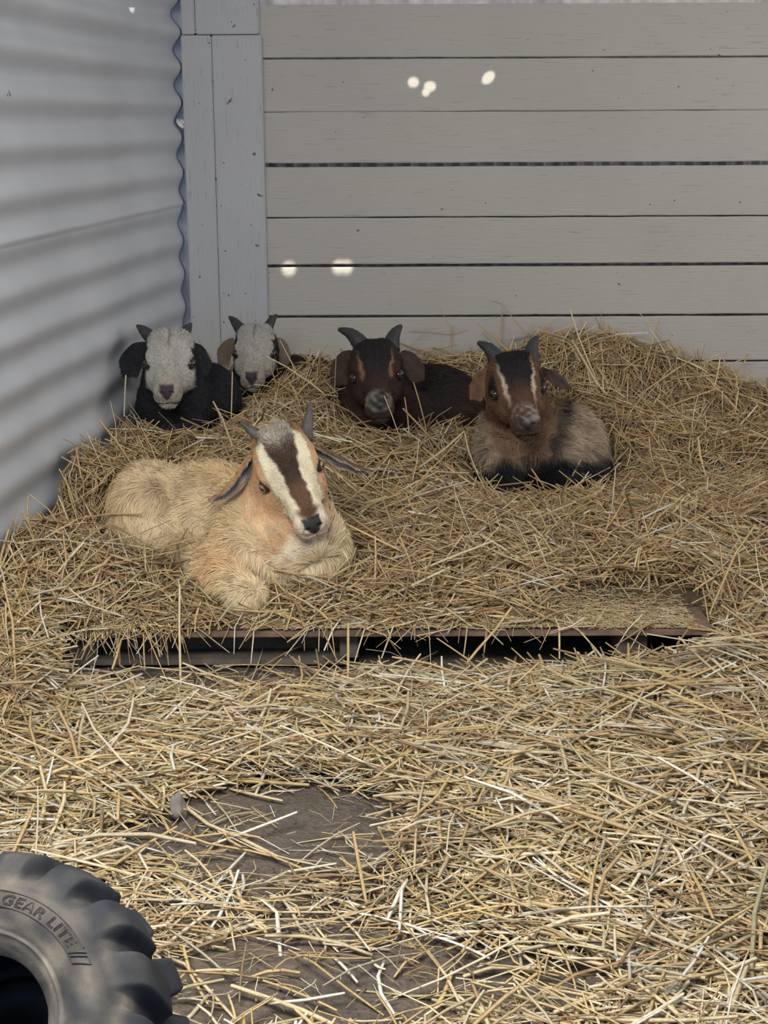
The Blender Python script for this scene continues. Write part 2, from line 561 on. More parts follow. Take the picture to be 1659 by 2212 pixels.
def make_paths(c, yaw, pitch, L, K=4, bend=0.06, kink=0.18):
    N = len(c)
    d = np.stack([np.cos(yaw) * np.cos(pitch), np.sin(yaw) * np.cos(pitch), np.sin(pitch)], 1)
    s = np.linspace(-0.5, 0.5, K)
    path = c[:, None, :] + d[:, None, :] * (L[:, None] * s[None, :])[:, :, None]
    side = np.stack([-np.sin(yaw), np.cos(yaw), np.zeros(N)], 1)
    b = rng.normal(0, bend, N) * L
    path += side[:, None, :] * (b[:, None] * (1 - 4 * s[None, :] ** 2))[:, :, None]
    b2 = -np.abs(rng.normal(0, bend * 0.6, N)) * L
    path[:, :, 2] += b2[:, None] * (4 * s[None, :] ** 2)
    kk = rng.random(N) < kink
    ka = rng.normal(0, 0.55, N) * kk
    d2 = np.stack([np.cos(yaw + ka), np.sin(yaw + ka), np.sin(pitch - np.abs(ka) * 0.3)], 1)
    d2 /= np.linalg.norm(d2, axis=1, keepdims=True)
    m = K // 2
    for i in range(m, K):
        alt = path[:, m - 1] + d2 * (L * (i - m + 1) / (K - 1))[:, None]
        path[:, i] = np.where(kk[:, None], alt, path[:, i])
    return path

GOATS = []     # signed distance functions, filled in by the goats below
def clear_of_goats(paths, marg=0.016):
    keep = np.ones(len(paths), bool)
    for lo, hi, fn in GOATS:
        idx = np.where(((paths > lo) & (paths < hi)).all(2).any(1))[0]
        if len(idx) == 0: continue
        d = fn(paths[idx].reshape(-1, 3)).reshape(len(idx), -1)
        keep[idx[(d < marg).any(1)]] = False
    return keep

def clear_of_walls(paths):
    x, y = paths[:, :, 0], paths[:, :, 1]
    ok = (x > left_x(y) + 0.020) & (y < DW - 0.008) & ~((x < -0.43) & (y > DW - 0.06))
    return ok.all(1)

# ------------------------------------------------------------------ signed distance modelling
def norm(v):
    v = np.asarray(v, float); return v / np.linalg.norm(v)

def frame(fwd, up):
    f = norm(fwd); x = norm(np.cross(f, norm(up))); u = np.cross(x, f)
    return np.stack([x, f, u], 0)          # rows: lateral (goat's left = -x?), forward, up

class Body:
    rest = None
    def __init__(s): s.pr = []
    def ell(s, c, r, R=None, k=0.03, sub=False):
        s.pr.append(('e', np.array(c, float), np.array(r, float), np.eye(3) if R is None else np.array(R, float), k, sub))
    def cone(s, a, b, ra, rb, k=0.03):
        s.pr.append(('c', np.array(a, float), np.array(b, float), ra, rb, k, False))
    def bbox(s, pr):
        if pr[0] == 'e':
            m = pr[2].max(); return pr[1] - m, pr[1] + m
        m = max(pr[3], pr[4]); return np.minimum(pr[1], pr[2]) - m, np.maximum(pr[1], pr[2]) + m
    @staticmethod
    def dist(pr, p):
        if pr[0] == 'e':
            q = (p - pr[1].astype(p.dtype)) @ pr[3].T.astype(p.dtype)
            r = pr[2].astype(p.dtype)
            k0 = np.sqrt(((q / r) ** 2).sum(-1)) + 1e-6
            k1 = np.sqrt(((q / (r * r)) ** 2).sum(-1)) + 1e-6
            return k0 * (k0 - 1) / k1
        a = pr[1].astype(p.dtype); ba = (pr[2] - pr[1]).astype(p.dtype)
        pa = p - a
        h = np.clip((pa @ ba) / (ba @ ba), 0, 1)
        return np.sqrt(((pa - h[..., None] * ba) ** 2).sum(-1)) - (pr[3] + (pr[4] - pr[3]) * h)
    @staticmethod
    def comb(d, e, k, sub):
        if sub:
            e = -e
            h = np.maximum(k - np.abs(d - e), 0) / k
            return np.maximum(d, e) + h * h * k * 0.25
        h = np.maximum(k - np.abs(d - e), 0) / k
        return np.minimum(d, e) - h * h * k * 0.25
    def __call__(s, p):
        d = np.full(p.shape[:-1], 0.5)
        for pr in s.pr: d = s.comb(d, s.dist(pr, p), pr[-2], pr[-1])
        return d
    def bounds(s):
        bb = [s.bbox(p) for p in s.pr if not p[-1]]
        return np.min([b[0] for b in bb], 0) - 0.03, np.max([b[1] for b in bb], 0) + 0.03
    def mesh(s, res):
        lo, hi = s.bounds()
        n = np.ceil((hi - lo) / res).astype(int) + 1
        ax = [(lo[i] + np.arange(n[i]) * res).astype(np.float32) for i in range(3)]
        D = np.full(n, 0.2, np.float32)
        for pr in s.pr:
            b0, b1 = s.bbox(pr)
            i0 = np.maximum(((b0 - 0.05 - lo) / res).astype(int), 0)
            i1 = np.minimum(((b1 + 0.05 - lo) / res).astype(int) + 2, n)
            G = np.stack(np.meshgrid(*[ax[i][i0[i]:i1[i]] for i in range(3)], indexing='ij'), -1)
            sl = tuple(slice(i0[i], i1[i]) for i in range(3))
            D[sl] = s.comb(D[sl], s.dist(pr, G).astype(np.float32), pr[-2], pr[-1])
        if s.rest is not None:               # the underside rests flat on what carries it
            D = np.maximum(D, (s.rest - ax[2])[None, None, :])
        return surface_nets(D, lo, res)

def surface_nets(D, lo, res):
    S = D < 0
    nx, ny, nz = D.shape
    C = (nx - 1, ny - 1, nz - 1)
    acc = np.zeros(C + (3,), np.float32); cnt = np.zeros(C, np.int16)
    for axis in range(3):
        sl0 = [slice(None)] * 3; sl1 = [slice(None)] * 3
        sl0[axis] = slice(0, -1); sl1[axis] = slice(1, None)
        a, b = D[tuple(sl0)], D[tuple(sl1)]
        E = np.argwhere((a < 0) != (b < 0))
        va = a[tuple(E.T)]; vb = b[tuple(E.T)]
        t = va / (va - vb)
        pos = E.astype(np.float32).copy(); pos[:, axis] += t
        o1, o2 = [i for i in range(3) if i != axis]
        for d1 in (0, -1):
            for d2 in (0, -1):
                c = E.copy(); c[:, o1] += d1; c[:, o2] += d2
                ok = (c >= 0).all(1) & (c < np.array(C)).all(1)
                cc = tuple(c[ok].T)
                np.add.at(acc, cc, pos[ok]); np.add.at(cnt, cc, 1)
    cells = np.argwhere(cnt > 0)
    idx = -np.ones(C, np.int64); idx[tuple(cells.T)] = np.arange(len(cells))
    V = acc[tuple(cells.T)] / cnt[tuple(cells.T)][:, None] * res + lo
    quads = []
    for axis in range(3):
        sl0 = [slice(None)] * 3; sl1 = [slice(None)] * 3
        sl0[axis] = slice(0, -1); sl1[axis] = slice(1, None)
        a, b = D[tuple(sl0)], D[tuple(sl1)]
        E = np.argwhere((a < 0) != (b < 0))
        o1, o2 = [(1, 2), (2, 0), (0, 1)][axis]
        E = E[(E[:, o1] > 0) & (E[:, o2] > 0) & (E[:, o1] < C[o1]) & (E[:, o2] < C[o2])]
        neg = a[tuple(E.T)] < 0
        def ci(d1, d2):
            c = E.copy(); c[:, o1] += d1; c[:, o2] += d2; return idx[tuple(c.T)]
        q = np.stack([ci(-1, -1), ci(0, -1), ci(0, 0), ci(-1, 0)], 1)
        q[~neg] = q[~neg][:, ::-1]
        quads.append(q)
    Q = np.concatenate(quads)
    Q = Q[(Q >= 0).all(1)]
    return V, Q

def vert_normals(V, Q):
    fn = np.cross(V[Q[:, 2]] - V[Q[:, 0]], V[Q[:, 3]] - V[Q[:, 1]])
    N = np.zeros_like(V)
    for k in range(4): np.add.at(N, Q[:, k], fn)
    return N / (np.linalg.norm(N, axis=1, keepdims=True) + 1e-12), np.linalg.norm(fn, axis=1) * 0.5

def fur_mesh(name, V, Q, N, count, lenf, dirf, colf, widf, parent, liftf=None, skip=None):
    """hair strips grown on a surface; lenf/dirf/colf/widf take the root points"""
    _, A = vert_normals(V, Q)
    cen = V[Q].mean(1)
    L0 = lenf(cen)
    wgt = A / (np.maximum(L0, 0.006) ** 0.8)
    if skip is not None: wgt = wgt * (~skip(cen))
    wgt /= wgt.sum()
    f = rng.choice(len(Q), count, p=wgt)
    uv = rng.random((count, 2))
    a, b, c, d = (V[Q[f, k]] for k in range(4))
    u, v = uv[:, :1], uv[:, 1:]
    p = (1 - u) * (1 - v) * a + u * (1 - v) * b + u * v * c + (1 - u) * v * d
    n = (1 - u) * (1 - v) * N[Q[f, 0]] + u * (1 - v) * N[Q[f, 1]] + u * v * N[Q[f, 2]] + (1 - u) * v * N[Q[f, 3]]
    n /= np.linalg.norm(n, axis=1, keepdims=True) + 1e-9
    t = dirf(p, n)
    t = t - n * (t * n).sum(1, keepdims=True)
    t /= np.linalg.norm(t, axis=1, keepdims=True) + 1e-9
    side = np.cross(n, t)
    cl = noise(p, 22, 4)[:, None] * 0.55 + noise(p, 9, 5)[:, None] * 0.35 + rng.normal(0, 0.18, (count, 1))
    t = t + side * cl
    t /= np.linalg.norm(t, axis=1, keepdims=True)
    side = np.cross(n, t)
    L = (lenf(p) * rng.uniform(0.6, 1.15, count))[:, None]
    lift = (0.30 if liftf is None else liftf(p)[:, None]) + rng.normal(0, 0.07, (count, 1)) + 0.12 * noise(p, 30, 6)[:, None]
    lift = np.clip(lift, 0.06, 1.2)
    wd = (widf(p) * rng.uniform(0.7, 1.3, count))[:, None]
    side = side + n * rng.normal(0, 0.35, (count, 1))
    r0 = p - n * 0.0008
    m = p + (t * 0.5 + n * lift * 0.75) * L
    e = p + (t * 1.0 + n * lift * 0.95 + np.array([0, 0, -0.10])) * L
    V2 = np.stack([r0 - side * wd, r0 + side * wd, m + side * wd * 0.8, m - side * wd * 0.8, e], 1).reshape(-1, 3)
    b0 = np.arange(count) * 5
    Q2 = np.stack([b0, b0 + 1, b0 + 2, b0 + 3], 1)
    T2 = np.stack([b0 + 3, b0 + 2, b0 + 4], 1)
    c0 = colf(p) * (1 + rng.normal(0, 0.10, (count, 1)) + 0.10 * noise(p, 16, 7)[:, None])
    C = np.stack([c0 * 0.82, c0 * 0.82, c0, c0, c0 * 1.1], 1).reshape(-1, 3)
    return mesh_np(name, V2, quads=Q2, tris=T2, mat=M_fur, parent=parent, col=np.clip(C, 0, 1))

def sweep(name, pts, radii, mat, parent, seg=14, ring_amp=0.0, ring_n=9, sub=6, flat=1.0, col=None):
    pts = np.array(pts, float); radii = np.array(radii, float)
    n = len(pts); T = np.linspace(0, n - 1, (n - 1) * sub + 1)
    out = []
    for t in T:
        i = min(int(t), n - 2); f = t - i
        p0 = pts[max(i - 1, 0)]; p1 = pts[i]; p2 = pts[i + 1]; p3 = pts[min(i + 2, n - 1)]
        out.append(0.5 * ((2 * p1) + (-p0 + p2) * f + (2 * p0 - 5 * p1 + 4 * p2 - p3) * f * f + (-p0 + 3 * p1 - 3 * p2 + p3) * f ** 3))
    out = np.array(out)
    R = np.interp(T, np.arange(n), radii)
    R = R * (1 + ring_amp * np.sin(T / (n - 1) * ring_n * 2 * np.pi))
    tg = np.gradient(out, axis=0); tg /= np.linalg.norm(tg, axis=1, keepdims=True)
    ref = np.array([0.3, 0.2, 0.9]); V = []
    for p, t, r in zip(out, tg, R):
        s = np.cross(t, ref); s /= np.linalg.norm(s); u = np.cross(s, t)
        for k in range(seg):
            a = 2 * math.pi * k / seg
            V.append(p + s * math.cos(a) * r + u * math.sin(a) * r * flat)
    m = len(out)
    V.append(out[0]); V.append(out[-1])
    Q = [(i * seg + k, i * seg + (k + 1) % seg, (i + 1) * seg + (k + 1) % seg, (i + 1) * seg + k) for i in range(m - 1) for k in range(seg)]
    Tt = [(m * seg, (k + 1) % seg, k) for k in range(seg)] + [(m * seg + 1, (m - 1) * seg + k, (m - 1) * seg + (k + 1) % seg) for k in range(seg)]
    return mesh_np(name, np.array(V), quads=Q, tris=Tt, mat=mat, parent=parent)

def make_ear(parent, pts, widths, normals, cup, colout, colin, furlen=0.008, nh=5000):
    """leaf shaped ear along pts; normals point out of the hollow side"""
    pts = np.array(pts, float); K = 18; J = 11
    n = len(pts); T = np.linspace(0, n - 1, K)
    cen, W, NN = [], [], []
    for t in T:
        i = min(int(t), n - 2); f = t - i
        p0 = pts[max(i - 1, 0)]; p1 = pts[i]; p2 = pts[i + 1]; p3 = pts[min(i + 2, n - 1)]
        cen.append(0.5 * ((2 * p1) + (-p0 + p2) * f + (2 * p0 - 5 * p1 + 4 * p2 - p3) * f * f + (-p0 + 3 * p1 - 3 * p2 + p3) * f ** 3))
        W.append(np.interp(t, np.arange(n), widths)); NN.append(normals[i] * (1 - f) + normals[i + 1] * f)
    cen = np.array(cen); W = np.array(W); NN = np.array(NN)
    tg = np.gradient(cen, axis=0); tg /= np.linalg.norm(tg, axis=1, keepdims=True)
    S = np.cross(tg, NN); S /= np.linalg.norm(S, axis=1, keepdims=True); U = np.cross(S, tg)
    V = []
    th = 0.0035
    for layer in (1, -1):
        for k in range(K):
            for j in range(J):
                a = (j / (J - 1) - 0.5) * 2
                ang = a * cup
                rr = W[k] / max(cup, 0.05)
                off = S[k] * math.sin(ang) * rr + U[k] * (1 - math.cos(ang)) * rr
                V.append(cen[k] + off + U[k] * layer * th * 0.5 * math.cos(a * 1.5))
    V = np.array(V)
    Q = []; isin = []
    for layer in (0, 1):
        for k in range(K - 1):
            for j in range(J - 1):
                b = layer * K * J + k * J + j
                q = (b, b + 1, b + J + 1, b + J)
                Q.append(q if layer == 0 else q[::-1]); isin.append(layer == 0)
    off = K * J
    for k in range(K - 1):
        for j in (0, J - 1):
            a, b = k * J + j, (k + 1) * J + j
            Q.append((a, b, b + off, a + off)); isin.append(False)
    for k in (0, K - 1):
        for j in range(J - 1):
            a, b = k * J + j, k * J + j + 1
            Q.append((a, b, b + off, a + off)); isin.append(False)
    Q = np.array(Q)
    nin = K * J
    C = np.zeros((len(V), 3)); C[:nin] = colin; C[nin:] = colout
    o = mesh_np('ear', V, quads=Q, mat=M_skin, parent=parent, col=C)
    mm = o.modifiers.new('sub', 'SUBSURF'); mm.levels = 1; mm.render_levels = 1
    # fur on both faces
    grid = 2 * (K - 1) * (J - 1)
    Qg = Q[:grid]
    # consistent outward normals
    N = np.zeros_like(V)
    for k in range(K):
        N[k * J:(k + 1) * J] = U[k]; N[off + k * J: off + (k + 1) * J] = -U[k]
    kd_t = np.repeat(tg, J, 0)
    def nearest(p):
        d = ((p[:, None, :] - cen[None]) ** 2).sum(2); return d.argmin(1)
    def dirf(p, n): return tg[nearest(p)] + 0.0
    def isinside(p):
        k = nearest(p)
        return None
    # two fur meshes merged: inner and outer share one object
    sides = np.array(isin[:grid])
    def colf_factory(cc): return lambda p: np.tile(np.array(cc), (len(p), 1))
    for sel, cc, l in ((sides, colin, furlen * 1.4), (~sides, colout, furlen)):
        fo = fur_mesh('fur', V, Qg[sel], N, nh // 2, lambda p, l=l: np.full(len(p), l), dirf, colf_factory(cc), lambda p: np.full(len(p), 0.0007), o)
        if cc is colin: fo['label'] = 'paler fur lining the inner ear'
    return o

def build_head(B, H, R, s, k=0.02):
    """skull, face, muzzle, jaw and cheeks about H; R rows are lateral, forward, up"""
    def w(x, y, z): return H + (np.array([x, y, z]) * s) @ R
    def e(c, r, kk=k, sub=False): B.ell(w(*c), np.array(r) * s, R, kk * s, sub)
    e((0, -0.015, -0.005), (0.058, 0.070, 0.056))
    e((0, 0.012, 0.022), (0.046, 0.045, 0.032))
    for sx in (-1, 1):
        e((0.022 * sx, -0.012, 0.036), (0.026, 0.034, 0.024))
        e((0.043 * sx, 0.040, 0.014), (0.017, 0.026, 0.018))           # brow
        e((0.034 * sx, 0.045, -0.032), (0.026, 0.058, 0.034))          # cheek
    B.cone(w(0, 0.03, 0.004), w(0, 0.135, -0.020), 0.041 * s, 0.028 * s, 0.025 * s)
    e((0, 0.09, 0.003), (0.024, 0.062, 0.018))                          # bridge
    e((0, 0.150, -0.024), (0.030, 0.032, 0.027))                        # muzzle
    for sx in (-1, 1):
        e((0.013 * sx, 0.166, -0.016), (0.015, 0.016, 0.014), 0.012)    # nostril wings
        e((0.015 * sx, 0.152, -0.038), (0.017, 0.024, 0.014), 0.012)    # upper lips
    B.cone(w(0, 0.0, -0.058), w(0, 0.138, -0.052), 0.036 * s, 0.017 * s, 0.025 * s)
    e((0, 0.146, -0.056), (0.019, 0.023, 0.014), 0.012)                 # chin
    for sx in (-1, 1):
        e((0.0125 * sx, 0.181, -0.015), (0.0055, 0.006, 0.0035), 0.006, True)   # nostrils
        e((0.058 * sx, 0.050, 0.000), (0.012, 0.017, 0.013), 0.010, True)       # eye sockets
    e((0, 0.176, -0.0465), (0.022, 0.012, 0.0022), 0.004, True)         # mouth line
    return w

def hl(p, H, R, s): return ((p - H) @ R.T) / s      # world -> head coordinates

def add_eye(parent, w, R, s, sx, iris):
    c = w(0.0535 * sx, 0.051, 0.002)
    V, Q = [], []
    out = norm(np.array([sx * 0.88, 0.45, 0.15]) @ R)
    up = R[2]; sd = norm(np.cross(up, out)); up = np.cross(out, sd)
    r = 0.0140 * s
    nu, nv = 28, 20
    for i in range(nv + 1):
        th = math.pi * i / nv
        for j in range(nu):
            ph = 2 * math.pi * j / nu
            V.append(c + r * (out * math.cos(th) + sd * math.sin(th) * math.cos(ph) + up * math.sin(th) * math.sin(ph)))
    Q = [(i * nu + j, i * nu + (j + 1) % nu, (i + 1) * nu + (j + 1) % nu, (i + 1) * nu + j) for i in range(nv) for j in range(nu)]
    V = np.array(V)
    q = (V - c) / r
    a, b2, f = q @ sd, q @ up, q @ out
    rr = np.sqrt(a * a + b2 * b2)
    C = np.tile(np.array([0.03, 0.022, 0.02]), (len(V), 1))
    C[(rr < 0.62) & (f > 0)] = iris
    C[(np.abs(b2) < 0.22) & (np.abs(a) < 0.5) & (f > 0)] = (0.004, 0.004, 0.005)
    return mesh_np('eye', V, quads=Q, mat=M_eye, parent=parent, col=C)
def _eye():
    m = NT('eyeball')
    a = m.n('ShaderNodeAttribute', attribute_name='Col')
    m.l(a.outputs[0], m.b.inputs['Base Color'])
    m.set(Roughness=0.06)
    return m.m
M_eye = _eye()

def lerp(a, b, t): return np.asarray(a) * (1 - t[:, None]) + np.asarray(b) * t[:, None]

def finish_goat(name, label, B, res, H, R, s, colf, lenf, dirf, nbody, nhead, iris, loc, hornm, horns, ears, bedcut, group=None, widf=None, liftf=None, eyes=(-1, 1)):
    t = empty(name, loc)
    tag(t, label, 'goat', group)
    w = lambda x, y, z: H + (np.array([x, y, z]) * s) @ R
    V, Q = B.mesh(res)
    N, _ = vert_normals(V, Q)
    parts = []
    body = mesh_np('body', V, quads=Q, mat=M_skin, col=np.clip(colf(V) * 0.7, 0, 1)); parts.append(body)
    def inhead(p):
        q = hl(p, H, R, s); return (q[:, 1] > -0.07) & (np.abs(q[:, 0]) < 0.085) & (q[:, 2] > -0.095) & (q[:, 2] < 0.09) & (q[:, 1] < 0.21)
    wf = widf or (lambda p: np.where(inhead(p), 0.00055, 0.0010))
    eyec = [w(0.056 * sx, 0.050, 0.001) for sx in (-1, 1)]
    def neareye(p):
        q = hl(p, H, R, s)
        m = np.zeros(len(p), bool)
        for sx in (-1, 1):
            m |= (((q[:, 1] - 0.051) / 0.017) ** 2 + ((q[:, 2] - 0.002) / 0.013) ** 2 < 1) & (q[:, 0] * sx > 0.03)
        m |= (q[:, 1] > 0.171) & (np.abs(q[:, 0]) < 0.022) & (q[:, 2] > -0.034) & (q[:, 2] < 0.0)
        return m
    low = lambda p: p[:, 2] < bedcut
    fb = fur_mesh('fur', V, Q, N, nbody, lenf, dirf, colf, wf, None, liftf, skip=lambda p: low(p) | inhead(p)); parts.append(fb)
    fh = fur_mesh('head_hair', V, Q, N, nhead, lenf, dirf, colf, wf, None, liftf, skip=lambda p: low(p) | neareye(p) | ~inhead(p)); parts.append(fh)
    for sx in eyes: parts.append(add_eye(None, w, R, s, sx, iris))
    for pts, radii in horns: parts.append(sweep('horn', pts, radii, hornm, None, 16, 0.035, 11))
    for o in parts: keep_parent(o, t)
    for ea in ears:
        e = make_ear(None, **ea); keep_parent(e, t)
    lo, hi = B.bounds()
    GOATS.append((lo, hi, B))
    return t

def head_dir(H, R, s, bodydir):
    def f(p, n):
        q = hl(p, H, R, s)
        inh = sstep(-0.10, -0.03, q[:, 1]) * (np.linalg.norm(q * np.array([1, 0.6, 1]), axis=1) < 0.16)
        hd = -R[1][None, :] * 1.0 + (np.sign(q[:, 0])[:, None] * R[0][None, :]) * 0.35 + np.array([0, 0, -0.1])
        return hd * inh[:, None] + bodydir(p, n) * (1 - inh[:, None])
    return f

exec_goats = True

# ------------------------------------------------------------------ goats
def cvec(x, y, z): return CMn @ np.array([x, y, z], float)     # right, up, towards the viewer

def head_frame(px, py, Y, f, u, s):
    R = frame(cvec(*f), cvec(*u))
    H = P(px, py, Y) - 0.05 * s * R[1]
    return H, R

def horn_pts(pxs, Yb, back=0.05, radii=(0.016, 0.012, 0.003)):
    n = len(pxs)
    return [P(x, y, Yb + back * k / (n - 1)) for k, (x, y) in enumerate(pxs)], radii

def ear_spec(pxs, Yb, dY, half, normal, cup, co, ci, furlen=0.007, nh=5000):
    return dict(pts=[P(x, y, Yb + d) for (x, y), d in zip(pxs, dY)], widths=half, normals=[cvec(*normal)] * len(pxs), cup=cup, colout=co, colin=ci, furlen=furlen, nh=nh)

def inh_mask(q):
    return sstep(-0.075, -0.035, q[:, 1]) * sstep(0.30, 0.2, q[:, 1]) * (np.abs(q[:, 0]) < 0.11) * sstep(-0.11, -0.085, q[:, 2])

def face_striped(q, forehead, bridge, stripe, cheek, muzzle, tuft, nose=(0.05, 0.048, 0.05), s0=0.0, s1=0.15, sw=(0.018, 0.041), mz=0.150):
    x, y, z = np.abs(q[:, 0]), q[:, 1], q[:, 2]
    nz = 0.0016 * noise(q, 26, 3) + 0.0008 * rng.normal(size=len(x))
    t = sstep(0.045 if tuft is None else 0.070, 0.115, y + nz)
    c = lerp(forehead, bridge, t)
    if tuft is not None: c = lerp(c, np.array(bridge) * 1.6, 0.5 * (rng.random(len(x)) < 0.3) * sstep(0.10, 0.02, y))
    c = lerp(c, tuft, sstep(0.030, 0.004, y + nz + 0.5 * x + 0.006 * rng.normal(size=len(x))) * sstep(0.0, 0.03, z) * sstep(0.034, 0.024, x) * np.where(rng.random(len(x)) < 0.7, 0.95, 0.3)) if tuft is not None else c
    # side stripes run from the horns over the eyes towards the muzzle
    inner = np.interp(y, [-0.02, 0.03, 0.07, 0.12, 0.15], [sw[0] + 0.014, sw[0] + 0.010, sw[0], sw[0], sw[0] - 0.004])
    outer = np.interp(y, [-0.02, 0.03, 0.07, 0.12, 0.16], [sw[1] - 0.002, sw[1], sw[1] - 0.004, sw[1] - 0.012, sw[1] - 0.016])
    m = sstep(inner - 0.004, inner + 0.002, x + nz) * sstep(outer + 0.004, outer - 0.002, x + nz) * sstep(s0 - 0.012, s0 + 0.01, y) * sstep(s1 + 0.01, s1 - 0.01, y) * sstep(-0.03, -0.015, z + y * 0.1)
    ck = sstep(outer - 0.001, outer + 0.004, x + nz)
    c = lerp(c, cheek, ck)
    c = lerp(c, cheek, sstep(-0.02, -0.035, z + 0.12 * y))
    c = lerp(c, stripe, m)
    c = lerp(c, muzzle, sstep(mz - 0.012, mz + 0.006, y + nz * 2) * sstep(0.004, -0.004, z - 0.25 * x + 0.001) + 0.0)
    pad = (sstep(0.166, 0.170, y) * sstep(0.019, 0.016, x + 0.9 * np.maximum(-0.014 - z, 0)) * sstep(-0.036, -0.032, z) * sstep(0.004, 0.0, z))
    c = lerp(c, nose, pad)
    lip = sstep(0.0045, 0.0015, np.abs(z + 0.0465)) * sstep(0.150, 0.160, y)
    c = lerp(c, np.array(nose) * 0.7, lip)
    rim = sstep(1.9, 1.3, ((y - 0.050) / 0.013) ** 2 + ((z - 0.001) / 0.0095) ** 2) * (x > 0.03)
    return lerp(c, np.array(nose) * 0.8 if tuft is None else np.array([0.30, 0.19, 0.13]), rim)

def face_plain(q, white, back, nose=(0.06, 0.055, 0.06), edge=0.052):
    x, y, z = np.abs(q[:, 0]), q[:, 1], q[:, 2]
    nz = 0.004 * noise(q, 26, 3)
    c = np.tile(np.array(white, float), (len(q), 1))
    c = lerp(c, np.array(white) * 0.62, sstep(0.004, 0.001, x) * sstep(0.055, 0.035, y) * sstep(-0.03, -0.01, y))
    c = lerp(c, np.array(white) * np.array([0.9, 0.84, 0.76]), sstep(0.12, 0.17, y))
    bk = np.maximum(sstep(-0.028, -0.044, y + nz + 0.2 * z), sstep(edge, edge + 0.008, x + nz) * sstep(0.07, 0.03, y))
    bk = np.maximum(bk, sstep(-0.058, -0.074, z + nz))
    c = lerp(c, back, bk)
    pad = (sstep(0.164, 0.169, y) * sstep(0.019, 0.016, x + 0.8 * np.maximum(-0.014 - z, 0)) * sstep(-0.042, -0.036, z) * sstep(0.004, 0.0, z))
    c = lerp(c, nose, pad)
    lip = sstep(0.0045, 0.0015, np.abs(z + 0.0465)) * sstep(0.150, 0.160, y)
    c = lerp(c, nose, lip)
    rim = sstep(2.6, 1.4, ((y - 0.052) / 0.015) ** 2 + ((z - 0.001) / 0.010) ** 2) * (x > 0.03)
    return lerp(c, nose, rim)

